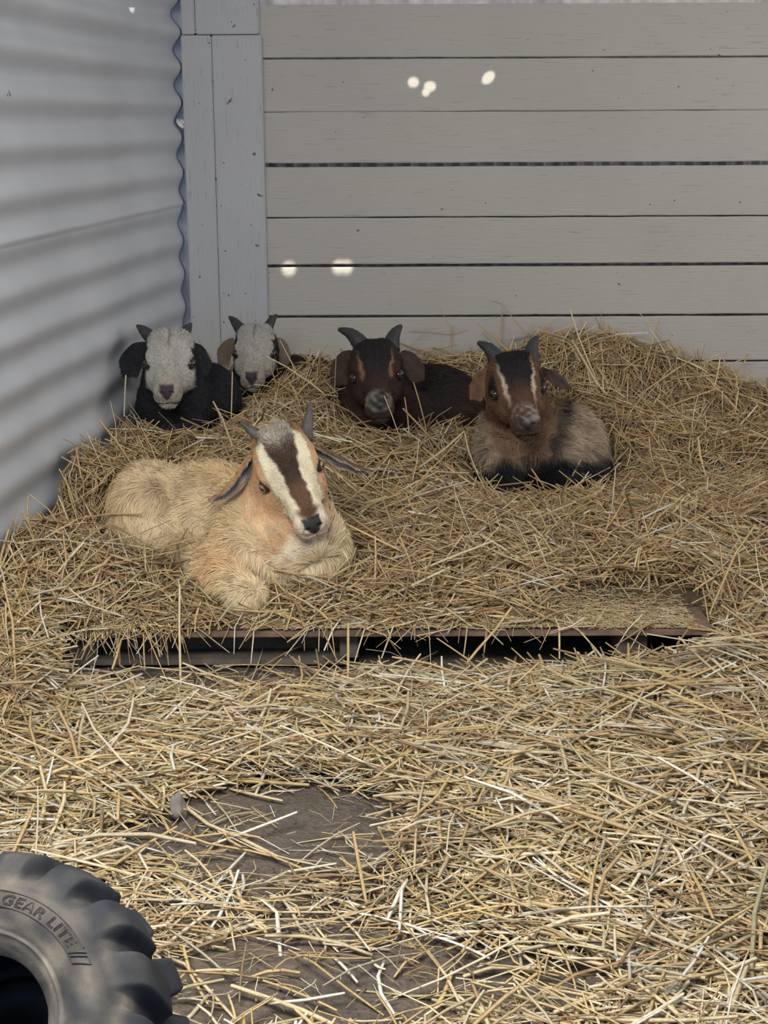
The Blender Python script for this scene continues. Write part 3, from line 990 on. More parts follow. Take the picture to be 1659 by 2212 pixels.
def goat_front():
    s = 1.36
    REST = 0.112
    H, R = head_frame(630, 1028, 3.93, (0.34, -0.70, 0.64), (-0.20, 0.66, 0.66), s)
    B = Body()
    w = build_head(B, H, R, s)
    K = 0.07
    B.rest = REST
    rump = P(330, 1105, 4.30); ribs = P(450, 1110, 4.22); shou = P(575, 1135, 4.08); chest = P(645, 1180, 4.0)
    B.ell(rump, (0.125, 0.13, 0.135), k=K)
    B.ell(ribs, (0.17, 0.13, 0.142), k=K)
    B.ell(shou, (0.135, 0.12, 0.135), k=K)
    B.ell(chest, (0.108, 0.10, 0.125), k=K)
    B.cone(P(650, 1190, 3.95), w(0, 0.02, -0.05), 0.085, 0.045, 0.06)
    B.cone(P(600, 1110, 4.08), H - 0.02 * R[2], 0.095, 0.062, 0.05)
    B.cone(P(600, 1110, 4.03), w(0, -0.01, -0.03), 0.085, 0.050, 0.05)
    B.ell(P(316, 1120, 4.16), (0.095, 0.07, 0.11), k=0.04)                 # thigh
    B.cone(P(335, 1165, 4.10), P(420, 1215, 4.02), 0.062, 0.040, 0.04)      # hind shank
    B.ell(P(695, 1195, 4.10), (0.062, 0.09, 0.09), k=0.09)                 # far shoulder
    B.cone(P(545, 1180, 3.98), P(468, 1235, 3.92), 0.085, 0.062, 0.05)      # near upper arm, elbow
    B.cone(P(470, 1240, 3.90), P(533, 1288, 3.78), 0.052, 0.040, 0.03)      # folded foreleg
    B.ell(P(533, 1290, 3.77), (0.041, 0.045, 0.042), k=0.02)                # knee
    B.ell(P(376, 1050, 4.10), (0.022, 0.05, 0.060), k=0.045, sub=True)
    B.ell(P(398, 1030, 4.09), (0.012, 0.03, 0.045), k=0.03, sub=True)
    B.ell(P(385, 1095, 4.06), (0.012, 0.03, 0.035), k=0.03, sub=True)      # hollow in front of the hip
    tan, cream, org, grey = (0.72, 0.53, 0.29), (0.95, 0.81, 0.56), (0.76, 0.50, 0.25), (0.34, 0.25, 0.16)
    pa, pb, pc, pd = P(475, 1210, 3.86), P(640, 1200, 3.93), P(290, 1130, 4.08), P(385, 1040, 4.12)
    def colf(p):
        q = hl(p, H, R, s)
        n1 = noise(p, 3.0, 2) * 0.5 + 0.5
        c = lerp(tan, cream, np.clip(0.55 * n1 + 0.55 * sstep(0.34, 0.18, p[:, 2]), 0, 1))
        d = lambda o, r: np.exp(-((np.linalg.norm(p - o, axis=1) / r) ** 2))
        c = lerp(c, org, 0.85 * d(pa, 0.10))
        c = lerp(c, cream, 0.9 * d(pb, 0.11))
        c = lerp(c, cream, 0.8 * d(pc, 0.08))
        c = lerp(c, grey, 0.7 * d(pd, 0.05))  # grey paints the shade of the hip folds into the fur
        c = lerp(c, grey, 0.55 * d(P(533, 1290, 3.70) + np.array([0.045, 0, 0]), 0.04))
        h = face_striped(q, (0.050, 0.034, 0.026), (0.16, 0.085, 0.048), (0.97, 0.86, 0.64), (0.70, 0.45, 0.26), (0.95, 0.82, 0.64), (0.56, 0.51, 0.42), sw=(0.017, 0.047), mz=0.152)
        nb = sstep(0.030, 0.045, np.abs(q[:, 0])) * sstep(0.01, -0.02, q[:, 1])
        h = lerp(h, (0.40, 0.22, 0.09), nb)
        h = lerp(h, (0.86, 0.65, 0.40), sstep(-0.030, -0.075, q[:, 2] + 0.012 * noise(q, 12, 1)) * sstep(0.15, 0.10, q[:, 1]))
        return lerp(c, h, inh_mask(q))
    def lenf(p):
        q = hl(p, H, R, s); m = inh_mask(q)
        L = 0.042 + 0.010 * noise(p, 5, 1) + 0.018 * np.exp(-((np.linalg.norm(p - pb, axis=1) / 0.14) ** 2))
        L = L + 0.016 * np.exp(-((np.linalg.norm(p - pc, axis=1) / 0.10) ** 2))
        L = L - 0.02 * np.exp(-((np.linalg.norm(p - P(533, 1290, 3.77), axis=1) / 0.07) ** 2))
        hlh = 0.008 + 0.012 * sstep(0.024, 0.0, q[:, 1]) * sstep(0.015, 0.03, q[:, 2]) * sstep(0.04, 0.025, np.abs(q[:, 0])) + 0.010 * sstep(-0.05, -0.07, q[:, 2])
        return L * (1 - m) + hlh * m
    back = norm(rump - chest)
    def bdir(p, n):
        z = n[:, 2:3]
        front = np.exp(-((np.linalg.norm(p - pb, axis=1) / 0.16) ** 2))[:, None]
        d = back[None, :] * (1.0 - 0.75 * front) + np.array([[0, 0, -1.0]]) * (0.55 + 0.9 * front)
        sw = np.exp(-((np.linalg.norm(p - pc, axis=1) / 0.10) ** 2))[:, None]
        return d * (1 - sw) + sw * norm(np.array([0.45, -0.3, -0.75]))[None, :]
    Yb = w(0, -0.03, 0.04)[1]
    horns = [horn_pts([(572, 952), (560, 943), (541, 929), (519, 911)], Yb, 0.02, (0.022, 0.019, 0.013, 0.003)),
             horn_pts([(661, 950), (663, 930), (667, 900), (671, 868)], Yb + 0.02, 0.06, (0.019, 0.017, 0.012, 0.003))]
    Ye = w(0, -0.02, 0)[1]
    ears = [ear_spec([(562, 968), (536, 990), (508, 1032), (482, 1062), (453, 1079)], Ye, (0.0, -0.01, -0.03, -0.04, -0.04), (0.018, 0.036, 0.036, 0.024, 0.004), (0.38, -0.80, 0.34), 1.25, (0.80, 0.55, 0.30), (0.62, 0.57, 0.54), nh=14000),
            ear_spec([(678, 962), (705, 972), (738, 990), (768, 1006), (800, 1017)], Ye, (0.02, 0.02, 0.02, 0.03, 0.04), (0.018, 0.034, 0.034, 0.022, 0.004), (-0.24, -0.88, 0.30), 1.25, (0.42, 0.31, 0.19), (0.60, 0.56, 0.52), nh=12000)]  # darker outer colour paints in the shade on this ear
    return finish_goat('goat', 'golden tan long-haired goat kid with cream face stripes lying at the bed front', B, 0.0045, H, R, s, colf, lenf,
                head_dir(H, R, s, bdir), 190000, 75000, (0.30, 0.20, 0.12), (rump[0] + 0.2, 4.1, 0.13), M_horn, horns, ears, 0.10)

def goat_generic(name, label, eye_px, Y, f, u, s, prims, colf_body, facef, horns, ears, nbody, nhead, fl=0.022, bdirv=(0.4, 0.6, -0.6), loc=(0, 0, 0), iris=(0.07, 0.055, 0.045), front_c=None, cut=0.08, lw=None, eyes=(-1, 1)):
    H, R = head_frame(eye_px[0], eye_px[1], Y, f, u, s)
    B = Body()
    w = build_head(B, H, R, s)
    for pr in prims:
        if pr[0] == 'e': B.ell(pr[1], pr[2], k=pr[3])
        else: B.cone(pr[1], pr[2] if pr[2] is not None else H - 0.03 * s * R[2] - 0.02 * s * R[1], pr[3], pr[4], pr[5])
    def colf(p):
        q = hl(p, H, R, s)
        return lerp(colf_body(p), facef(q), inh_mask(q))
    def lenf(p):
        q = hl(p, H, R, s); m = inh_mask(q)
        L = (fl if lw is None else lw(p)) + 0.004 * noise(p, 5, 1)
        h = 0.008 + 0.010 * sstep(0.03, 0.0, q[:, 1]) * sstep(0.01, 0.03, q[:, 2])
        return L * (1 - m) + h * m
    bv = np.array(bdirv, float)
    def bdir(p, n):
        if front_c is None: return np.tile(bv, (len(p), 1))
        fr = np.exp(-((np.linalg.norm(p - front_c, axis=1) / 0.15) ** 2))[:, None]
        return bv[None] * (1 - fr) + np.array([[0, -0.1, -1.0]]) * fr
    Yb = w(0, -0.03, 0.04)[1]; Ye = w(0, -0.02, 0)[1]
    hs = [horn_pts(h[0], Yb, 0.05, h[1]) for h in horns]
    es = [ear_spec(e[0], Ye, e[1], e[2], e[3], e[4], e[5], e[6], nh=4500) for e in ears]
    return finish_goat(name, label, B, 0.006, H, R, s, colf, lenf, head_dir(H, R, s, bdir), nbody, nhead, iris, loc, M_horn_dark, hs, es, cut, widf=lambda p: np.full(len(p), 0.0009), eyes=eyes)

def const(c): return lambda p: np.tile(np.array(c, float), (len(p), 1)) * (1 + 0.15 * noise(p, 4, 2)[:, None])

def goats_back():
    blk = (0.018, 0.020, 0.026)  # slight blue of reflected sky and haze is put into this black
    # white face in the corner
    ch = P(372, 890, 4.98)
    goat_generic('goat', 'black goat with a broad white face lying against the corrugated wall', (366, 787), 4.86, (0.06, -0.53, 0.85), (0.02, 0.85, 0.53), 1.27,
        [('e', ch, (0.105, 0.10, 0.14), 0.07), ('e', P(440, 862, 5.16), (0.125, 0.13, 0.125), 0.08), ('c', P(375, 870, 5.0), None, 0.105, 0.075, 0.06)],
        const(blk), lambda q: face_plain(q, (0.50, 0.49, 0.45), blk),
        [([(330, 733), (319, 722), (308, 712), (296, 703)], (0.023, 0.021, 0.015, 0.004)), ([(392, 730), (398, 718), (406, 708), (413, 699)], (0.023, 0.020, 0.014, 0.004))],
        [([(322, 752), (300, 762), (283, 785), (282, 812)], (0, -0.0, -0.01, -0.01), (0.02, 0.036, 0.04, 0.022), (0.2, 0.1, 0.9), 0.5, blk, blk),
         ([(410, 752), (424, 762), (434, 785), (437, 808)], (0, 0.0, 0.0, 0.0), (0.02, 0.03, 0.034, 0.018), (0.1, 0.1, 0.9), 0.5, blk, blk)],
        26000, 22000, 0.018, loc=(ch[0], 5.1, 0.30), front_c=ch, cut=0.2)
    # second white face
    ch = P(556, 860, 5.55)
    goat_generic('goat', 'smaller white-faced goat with tan ears peeking over straw beside the corner post', (550, 765), 5.42, (0.0, -0.55, 0.84), (0.0, 0.84, 0.55), 1.20,
        [('e', ch, (0.10, 0.09, 0.12), 0.06), ('e', P(650, 835, 5.64), (0.16, 0.12, 0.115), 0.07), ('c', P(556, 840, 5.56), None, 0.09, 0.068, 0.05)],
        const((0.035, 0.024, 0.022)), lambda q: face_plain(q, (0.48, 0.465, 0.43), (0.03, 0.026, 0.028), edge=0.048),
        [([(526, 722), (516, 707), (506, 694), (495, 684)], (0.022, 0.020, 0.015, 0.004)), ([(576, 720), (580, 705), (588, 691), (598, 680)], (0.021, 0.019, 0.014, 0.004))],
        [([(508, 737), (495, 745), (485, 762), (482, 785)], (0, 0, -0.01, -0.01), (0.014, 0.022, 0.028, 0.020), (0.3, 0.1, 0.9), 0.6, (0.22, 0.16, 0.12), (0.24, 0.18, 0.13)),
         ([(592, 735), (606, 745), (614, 765), (614, 785)], (0, 0, 0, 0), (0.014, 0.024, 0.028, 0.020), (-0.3, 0.1, 0.9), 0.6, (0.24, 0.18, 0.13), (0.26, 0.20, 0.15))],
        16000, 18000, 0.018, loc=(ch[0], 5.6, 0.30), front_c=ch, cut=0.2)
    # dark brown goat
    ch = P(795, 910, 5.38)
    brn, dk = (0.075, 0.042, 0.030), (0.022, 0.018, 0.018)
    chest_p = P(790, 900, 5.25)
    def colD(p):
        f = np.exp(-((np.linalg.norm(p - chest_p, axis=1) / 0.17) ** 2))
        c = lerp(dk, (0.045, 0.028, 0.022), np.clip(noise(p, 3, 3) * 0.5 + 0.5, 0, 1))
        return lerp(c, brn, f)
    def faceD(q):
        c = face_striped(q, (0.020, 0.018, 0.020), (0.055, 0.032, 0.026), (0.30, 0.17, 0.095), (0.050, 0.031, 0.026), (0.075, 0.055, 0.048), None, nose=(0.035, 0.035, 0.04), s0=0.01, s1=0.085, sw=(0.029, 0.041), mz=0.14)
        d = sstep(0.135, 0.155, q[:, 1]) * sstep(-0.035, -0.01, q[:, 2]) * np.clip(0.5 + 0.7 * noise(q, 40, 2), 0, 1)
        return lerp(c, (0.30, 0.28, 0.24), 0.8 * d)
    goat_generic('goat', 'dark brown and black goat with a dusty muzzle lying along the plank wall', (814, 814), 5.22, (0.05, -0.54, 0.84), (-0.06, 0.84, 0.54), 1.42,
        [('e', ch, (0.125, 0.11, 0.13), 0.07), ('e', P(930, 885, 5.58), (0.20, 0.155, 0.165), 0.09), ('c', P(800, 880, 5.42), None, 0.12, 0.085, 0.06), ('e', P(860, 900, 5.50), (0.13, 0.13, 0.13), 0.08)],
        colD, faceD,
        [([(792, 762), (774, 737), (756, 720), (731, 711)], (0.034, 0.029, 0.020, 0.006)), ([(845, 756), (847, 735), (855, 717), (867, 703)], (0.032, 0.027, 0.019, 0.006))],
        [([(768, 770), (750, 778), (736, 800), (732, 828)], (0, 0, -0.01, -0.01), (0.02, 0.036, 0.040, 0.026), (0.2, 0.1, 0.9), 0.5, (0.10, 0.065, 0.050), (0.085, 0.055, 0.045)),
         ([(862, 770), (880, 778), (896, 798), (903, 822)], (0, 0, 0.0, -0.01), (0.02, 0.034, 0.036, 0.020), (-0.2, 0.1, 0.9), 0.5, (0.10, 0.065, 0.050), (0.085, 0.055, 0.045))],
        34000, 26000, 0.026, (0.8, 0.3, -0.45), loc=(ch[0], 5.4, 0.22), front_c=ch, cut=0.12)
    # tan and black goat
    ch = P(1125, 990, 5.12)
    lightc, browc, darkc = (0.54, 0.44, 0.32), (0.27, 0.165, 0.095), (0.012, 0.012, 0.016)
    cf = P(1125, 960, 5.05)
    xb = P(1190, 960, 5.15)[0]
    zc = P(1150, 1010, 5.0)[2]
    def colE(p):
        c = lerp(lightc, (0.26, 0.19, 0.14), np.clip(0.5 + 0.5 * noise(p, 6, 3), 0, 1) * 0.6)
        f = sstep(xb + 0.03, xb - 0.02, p[:, 0] - 0.3 * (p[:, 1] - 5.1)) * sstep(xb - 0.22, xb - 0.17, p[:, 0])
        c = lerp(c, browc, f * 0.9)
        band = np.exp(-(((p[:, 0] - xb - 0.25 * (p[:, 1] - 5.1) - 0.012 - 0.3 * np.maximum(zc + 0.05 - p[:, 2], 0)) / 0.022) ** 2))
        c = lerp(c, darkc, 0.85 * band)
        return lerp(c, darkc, sstep(zc + 0.055, zc + 0.015, p[:, 2] + 0.012 * noise(p, 8, 5)))
    def faceE(q):
        c = face_striped(q, (0.018, 0.016, 0.018), (0.13, 0.068, 0.042), (0.66, 0.54, 0.40), (0.15, 0.082, 0.050), (0.11, 0.07, 0.05), None, nose=(0.03, 0.028, 0.03), s0=0.0, s1=0.125, sw=(0.027, 0.039), mz=0.162)
        d = sstep(0.13, 0.15, q[:, 1]) * sstep(-0.02, 0.0, q[:, 2]) * np.clip(0.4 + 0.8 * noise(q, 45, 2), 0, 1)
        c = lerp(c, (0.40, 0.37, 0.33), 0.8 * d)
        side = sstep(0.047, 0.052, np.abs(q[:, 0])) * sstep(-0.020, -0.008, q[:, 2]) * sstep(0.085, 0.06, q[:, 1]) * sstep(0.005, 0.03, q[:, 1])
        return lerp(c, (0.02, 0.018, 0.02), side)
    goat_generic('goat', 'tan and black goat with thin cream face stripes curled in the hollow at right', (1120, 846), 4.98, (0.08, -0.54, 0.84), (-0.11, 0.84, 0.54), 1.42,
        [('e', ch, (0.15, 0.11, 0.13), 0.07), ('e', P(1190, 970, 5.30), (0.185, 0.22, 0.165), 0.09), ('c', P(1125, 950, 5.16), None, 0.135, 0.085, 0.07),
         ('c', P(1080, 1010, 5.02), P(1085, 1050, 4.95), 0.075, 0.045, 0.04), ('c', P(1210, 1015, 5.05), P(1190, 1055, 4.95), 0.08, 0.045, 0.04), ('e', P(1265, 1010, 5.12), (0.07, 0.09, 0.08), 0.06)],
        colE, faceE,
        [([(1082, 800), (1072, 775), (1056, 753), (1032, 739)], (0.034, 0.030, 0.021, 0.006)), ([(1148, 790), (1147, 767), (1151, 744), (1161, 727)], (0.032, 0.028, 0.019, 0.006))],
        [([(1062, 800), (1045, 815), (1033, 835), (1026, 860)], (0, 0, -0.01, -0.01), (0.016, 0.030, 0.034, 0.022), (0.3, 0.1, 0.9), 0.7, (0.26, 0.15, 0.10), (0.27, 0.155, 0.10)),
         ([(1168, 798), (1188, 806), (1208, 820), (1228, 836)], (0, 0, 0.0, 0.0), (0.016, 0.024, 0.024, 0.008), (-0.1, -0.6, 0.7), 1.0, (0.20, 0.14, 0.10), (0.13, 0.09, 0.07))],
        62000, 30000, 0.052, (0.45, 0.3, -0.6), loc=(ch[0], 5.1, 0.10), front_c=cf, cut=0.06)

if exec_goats:
    goat_front()
    goats_back()

# ------------------------------------------------------------------ pallet and plywood
def make_ply():
    bm = bmesh.new()
    bm_box(bm, PX0, PX1, PY0, 5.0, 0.094, 0.106, 0.0015)
    M = Matrix.Rotation(rad(-0.2), 4, 'Z')
    return from_bm('plywood_sheet', bm, M_ply)
tag(make_ply(), 'weathered brown plywood sheet with a bare front right corner laid on the pallet', 'board')

def make_pallet():
    t = empty('pallet', (0, 4.2, 0))
    tag(t, 'dark grey wooden pallet under the plywood sheet and straw', 'pallet')
    x0, x1 = P(150, 1420, 3.68)[0], P(1392, 1400, 3.68)[0]
    def part(name, *a, bev=0.002):
        bm = bmesh.new(); bm_box(bm, *a, bev)
        o = from_bm(name, bm, M_pallet); keep_parent(o, t)
    part('bottom_board', x0, P(745, 1430, 3.68)[0], 3.66, 3.76, 0.006, 0.022)
    part('front_board', x0 + 0.01, P(738, 1430, 3.72)[0], 3.74, 3.762, 0.012, 0.070)
    part('bottom_board', x0, x1, 4.25, 4.35, 0.006, 0.022)
    for px0, px1 in ((160, 215), (735, 775), (1328, 1392)):
        a, b = P(px0, 1420, 3.70)[0], P(px1, 1420, 3.70)[0]
        part('stringer', a, b, 3.665, 4.9, 0.022, 0.078)
    for k in range(7):
        part('deck_board', x0, x1, 3.68 + 0.18 * k, 3.68 + 0.18 * k + 0.12, 0.078, 0.093)
make_pallet()

# ------------------------------------------------------------------ straw bed and litter
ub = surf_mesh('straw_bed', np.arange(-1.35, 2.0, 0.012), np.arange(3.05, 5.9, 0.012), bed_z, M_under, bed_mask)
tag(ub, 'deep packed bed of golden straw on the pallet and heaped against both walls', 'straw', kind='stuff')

def sample_region(n, x0, x1, y0, y1):
    return rng.uniform(x0, x1, n), rng.uniform(y0, y1, n)

def seen(x, y, z, m=330):
    q = proj(np.stack([x, y, z], -1))
    return (q[:, 0] > -m) & (q[:, 0] < 1659 + m) & (q[:, 1] > -m) & (q[:, 1] < 2212 + m)

def bed_stalks(n, wr, Lr, lift, pit, kink=0.18, pal=None):
    x, y = sample_region(n, -1.35, 1.75, 3.1, 5.88)
    ok = bed_mask(x, y)
    x, y = x[ok], y[ok]
    z = bed_z(x, y)
    ok = seen(x, y, z)
    x, y, z = x[ok], y[ok], z[ok]
    # keep the plywood edge and its bare corner thinly covered
    thin = (x > 0.42 + 0.25 * np.maximum(3.72 - y, 0)) & (x < PX1 + 0.03) & (y < 3.95) & (y > PY0)
    lip = (x > -0.42) & (x < PX1) & (y < PY0 + 0.07)
    keep = np.where(thin, rng.random(len(x)) < 0.05, True) & np.where(lip, rng.random(len(x)) < 0.45, True)
    x, y, z = x[keep], y[keep], z[keep]
    N = len(x)
    L = rng.uniform(*Lr, N) * np.where(rng.random(N) < 0.25, 1.6, 1.0)
    yaw = rng.uniform(0, math.pi * 2, N)
    # slope of the bed
    e = 0.03
    gx = (bed_z(x + e, y) - bed_z(x - e, y)) / (2 * e); gy = (bed_z(x, y + e) - bed_z(x, y - e)) / (2 * e)
    gx = np.clip(gx, -1, 1); gy = np.clip(gy, -1, 1)
    slope = np.arctan(gx * np.cos(yaw) + gy * np.sin(yaw))
    pitch = slope + rng.normal(0, pit, N)
    dep = np.where((y < PY0 + 0.16) & (x > PX0) & (x < PX1), 0.35, 1.0)
    L = np.where((x > PX0) & (x < PX1) & (y < PY0 + 0.06), np.minimum(L, 0.10), L)
    c = np.stack([x, y, z + rng.uniform(0.0, lift, N) * dep + np.abs(np.sin(pitch - slope)) * L * 0.42], 1)
    paths = make_paths(c, yaw, pitch, L, 4, 0.05, kink)
    k = clear_of_goats(paths) & clear_of_walls(paths)
    # nothing may pass through the sheet
    inpal = (paths[:, :, 0] > PX0) & (paths[:, :, 0] < PX1) & (paths[:, :, 1] > PY0)
    low = np.where(inpal, paths[:, :, 2] < 0.107, paths[:, :, 2] < 0.0).any(1)
    k &= ~low
    over = ((paths[:, :, 1] < PY0) & (paths[:, :, 0] > -0.46) & (paths[:, :, 0] < 0.80)).any(1)
    k &= ~(over & (rng.random(len(over)) < 0.93))
    bare = ((paths[:, :, 0] > 0.52) & (paths[:, :, 0] < PX1) & (paths[:, :, 1] < 3.88)).any(1)
    k &= ~(bare & (rng.random(len(bare)) < 0.85))
    paths = paths[k]
    return paths, rng.uniform(*wr, len(paths)), rng.uniform(0.35, 0.8, len(paths)), stalk_colors(len(paths), pal)

def join_stalks(name, sets, label):
    Vs, Qs, Cs, o = [], [], [], 0
    for s in sets:
        for K in set([s[0].shape[1]]):
            V, Q, C = stalks_mesh(*s)
            Vs.append(V); Qs.append(Q + o); Cs.append(C); o += len(V)
    ob = mesh_np(name, np.concatenate(Vs), quads=np.concatenate(Qs), mat=M_straw, col=np.concatenate(Cs))
    return tag(ob, label, 'straw', kind='stuff')

brown = [0.24, 0.26, 0.11, 0.04, 0.17, 0.015, 0.05, 0.11, 0.02]
S1 = bed_stalks(62000, (0.0028, 0.0062), (0.04, 0.16), 0.034, 0.26, pal=brown)
S2 = bed_stalks(17000, (0.0048, 0.0085), (0.07, 0.22), 0.050, 0.24, 0.25, pal=[0.25, 0.22, 0.16, 0.07, 0.12, 0.03, 0.06, 0.07, 0.02])
S3 = bed_stalks(34000, (0.0012, 0.0026), (0.02, 0.08), 0.028, 0.4, pal=brown)

# chaff on the sheet
def chaff(n):
    x = rng.uniform(-0.35, PX1 - 0.04, n); y = PY0 + 0.015 + np.abs(rng.normal(0, 0.16, n))
    k = y < 4.1; x, y = x[k], y[k]
    z = np.maximum(bed_z(x, y), 0.107) + 0.002
    L = rng.uniform(0.008, 0.04, len(x)); yaw = rng.uniform(0, 6.28, len(x))
    c = np.stack([x, y, z + rng.uniform(0, 0.004, len(x))], 1)
    pth = make_paths(c, yaw, np.zeros(len(x)), L, 3, 0.03, 0)
    ins = ((pth[:, :, 1] > PY0 + 0.003) & (pth[:, :, 0] < PX1 - 0.01)).all(1)
    pth = pth[ins & clear_of_goats(pth)]
    return pth, rng.uniform(0.0012, 0.003, len(pth)), np.full(len(pth), 0.5), stalk_colors(len(pth))
S4 = chaff(9000)

# stalks hanging over the sheet's front edge
def hanging(n):
    px = np.concatenate([rng.uniform(120, 420, int(n * 0.62)), rng.uniform(420, 1150, int(n * 0.30)), rng.uniform(1150, 1400, n - int(n * 0.62) - int(n * 0.30))])
    x = np.array([P(p, 1365, PY0)[0] for p in px])
    N = len(x)
    K = 4
    paths = np.zeros((N, K, 3))
    L1 = rng.uniform(0.02, 0.10, N); L2 = rng.uniform(0.02, 0.11, N)
    a = rng.normal(0, 0.7, N)
    paths[:, 1] = np.stack([x, np.full(N, PY0 - 0.004), 0.112 + rng.uniform(0, 0.012, N)], 1)
    paths[:, 0] = paths[:, 1] + np.stack([np.sin(a) * L1, np.cos(a) * L1, rng.uniform(0.0, 0.25, N) * L1], 1)
    dn = rng.uniform(0.1, 1.2, N)
    b = a + rng.normal(0, 0.3, N)
    d = np.stack([-np.sin(b) * np.cos(dn), -np.cos(b) * np.cos(dn) * 0.7, -np.sin(dn)], 1)
    paths[:, 2] = paths[:, 1] + d * (L2 * 0.5)[:, None]
    paths[:, 3] = paths[:, 1] + d * L2[:, None]
    k = clear_of_goats(paths)
    paths = paths[k]
    return paths, rng.uniform(0.002, 0.0055, len(paths)), rng.uniform(0.4, 0.8, len(paths)), stalk_colors(len(paths))
S5 = hanging(170)
join_stalks('straw_stalks', [S1, S2, S3, S4, S5], 'loose golden straw stalks covering the raised bed and the heaps by the walls')

# litter on the ground in front
def ground_density(q):
    px, py = q[:, 0], q[:, 1]
    d = np.ones(len(px))
    e = lambda cx, cy, rx, ry, p=2: ((px - cx) / rx) ** p + ((py - cy) / ry) ** p
    bare = sstep(1.25, 0.75, e(610, 1800, 290, 105))
    bare = np.maximum(bare, sstep(1.25, 0.75, e(330, 1830, 130, 50)))
    mid = sstep(1.3, 0.7, e(640, 1965, 420, 120)) * 0.76
    low = sstep(1.3, 0.7, e(620, 2150, 450, 110)) * 0.88
    low2 = sstep(1.2, 0.8, e(980, 2115, 240, 80)) * 0.84
    low3 = sstep(1.2, 0.8, e(1180, 2130, 160, 45)) * 0.75
    low4 = sstep(1.2, 0.8, e(1620, 2110, 70, 60)) * 0.8
    under = sstep(1.2, 0.8, e(470, 1455, 340, 60)) * 0.85
    under2 = sstep(1.2, 0.8, e(1060, 1430, 320, 60)) * 0.8
    gap = np.maximum.reduce([bare * 0.955, mid, low, low2, low3, low4, under, under2])
    patch = 0.85 + 0.3 * noise(np.stack([px, py, px * 0], 1) / 700.0, 1.5, 3)
    return (1 - gap) * np.clip(patch, 0.2, 1.3)

def lit_h(q):            # thickness of the litter
    px, py = q[:, 0], q[:, 1]
    h = 0.040 * sstep(2150, 1700, py) * (0.35 + 0.65 * sstep(500, 1000, px)) + 0.015
    h = h * sstep(1440, 1520, py) + 0.012
    h = h + 0.035 * sstep(1250, 1600, px) * sstep(2050, 1700, py)
    return h * np.clip(ground_density(q), 0.05, 1)

def ground_stalks(n, wr, Lr, pit, kink=0.2, frac=(0, 1), pal=None, extra=0.0, K=4):
    x, y = sample_region(int(n * 1.12), -1.2, 1.72, 1.95, 3.8)
    q = proj(np.stack([x, y, x * 0], 1))
    inb = (q[:, 0] > -250) & (q[:, 0] < 1990) & (q[:, 1] < 2330)
    x, y, q = x[inb], y[inb], q[inb]
    k = rng.random(len(x)) < np.clip(ground_density(q) + extra, 0, 1)
    x, y, q = x[k], y[k], q[k]
    inpal = (x > PX0) & (x < PX1) & (y > PY0 + 0.03)
    k = ~inpal; x, y, q = x[k], y[k], q[k]
    N = len(x)
    L = rng.uniform(*Lr, N) * np.where(rng.random(N) < 0.2, 1.6, 1.0)
    yaw = rng.uniform(0, 6.28, N)
    yaw = np.where(rng.random(N) < 0.2, rng.normal(-0.25, 0.5, N), yaw)
    pitch = rng.normal(0, pit, N)
    base = np.where(y > 3.1, np.where((x > PX0) & (x < PX1), 0.0, bed_z(x, y) * sstep(3.1, 3.5, y)), 0)
    h = lit_h(q) * rng.uniform(frac[0], frac[1], N)
    z = np.maximum(floor_z(x, y), base) + 0.003 + h + np.abs(np.sin(pitch)) * L * 0.45
    paths = make_paths(np.stack([x, y, z], 1), yaw, pitch, L, K, 0.05, kink)
    paths[:, :, 2] = np.maximum(paths[:, :, 2], floor_z(paths[:, :, 0], paths[:, :, 1]) + 0.002)
    top = (paths[:, :, 1] > PY0) & (paths[:, :, 0] > PX0) & (paths[:, :, 0] < PX1) & (paths[:, :, 2] > 0.08)
    keep = ~top.any(1) & clear_of_goats(paths) & clear_of_walls(paths)
    dmin = ground_density(proj(paths.reshape(-1, 3) * np.array([1, 1, 0]))).reshape(len(paths), -1).min(1)
    keep &= ~((dmin < 0.16) & (rng.random(len(dmin)) < 0.55))
    # stay out of the tyre
    d = np.linalg.norm((paths - TYRE_C) * np.array([1, 1, 1]), axis=2)
    keep &= (d > 0.262).all(1)
    paths = paths[keep]
    return paths, rng.uniform(*wr, len(paths)), rng.uniform(0.35, 0.8, len(paths)), stalk_colors(len(paths), pal)

TYRE_C = np.array([0, 0, CAMH]) + (P(-6, 2264, 2.0) - np.array([0, 0, CAMH])) * 0.82
pale = [0.20, 0.12, 0.20, 0.18, 0.08, 0.08, 0.08, 0.03, 0.06]
G1 = ground_stalks(38000, (0.0028, 0.0060), (0.04, 0.16), 0.16, frac=(0, 0.9), pal=pale)
G2 = ground_stalks(12500, (0.0050, 0.0095), (0.07, 0.24), 0.12, 0.25, frac=(0.3, 1.1), pal=pale)
G3 = ground_stalks(22000, (0.0010, 0.0024), (0.015, 0.06), 0.3, frac=(0, 1.0), pal=pale, extra=0.22, K=3)
join_stalks('straw_litter', [G1, G2, G3], 'loose pale straw scattered over the dirt in front of the raised bed')

# longer stalks that stand out one by one: (pixel path with depth), width, colour index
def stalk(pts, wd, ci, label, group=None, flat=0.55):
    p = np.array([P(*q) for q in pts])
    T = np.linspace(0, len(p) - 1, (len(p) - 1) * 3 + 1)
    path = np.stack([np.interp(T, np.arange(len(p)), p[:, k]) for k in range(3)], 1)
    V, Q, C = stalks_mesh(path[None], np.array([wd]), np.array([flat]), np.array([PAL[ci]]))
    o = mesh_np('straw_stalk', V, quads=Q, mat=M_straw, col=C)
    return tag(o, label, 'straw stalk', group)

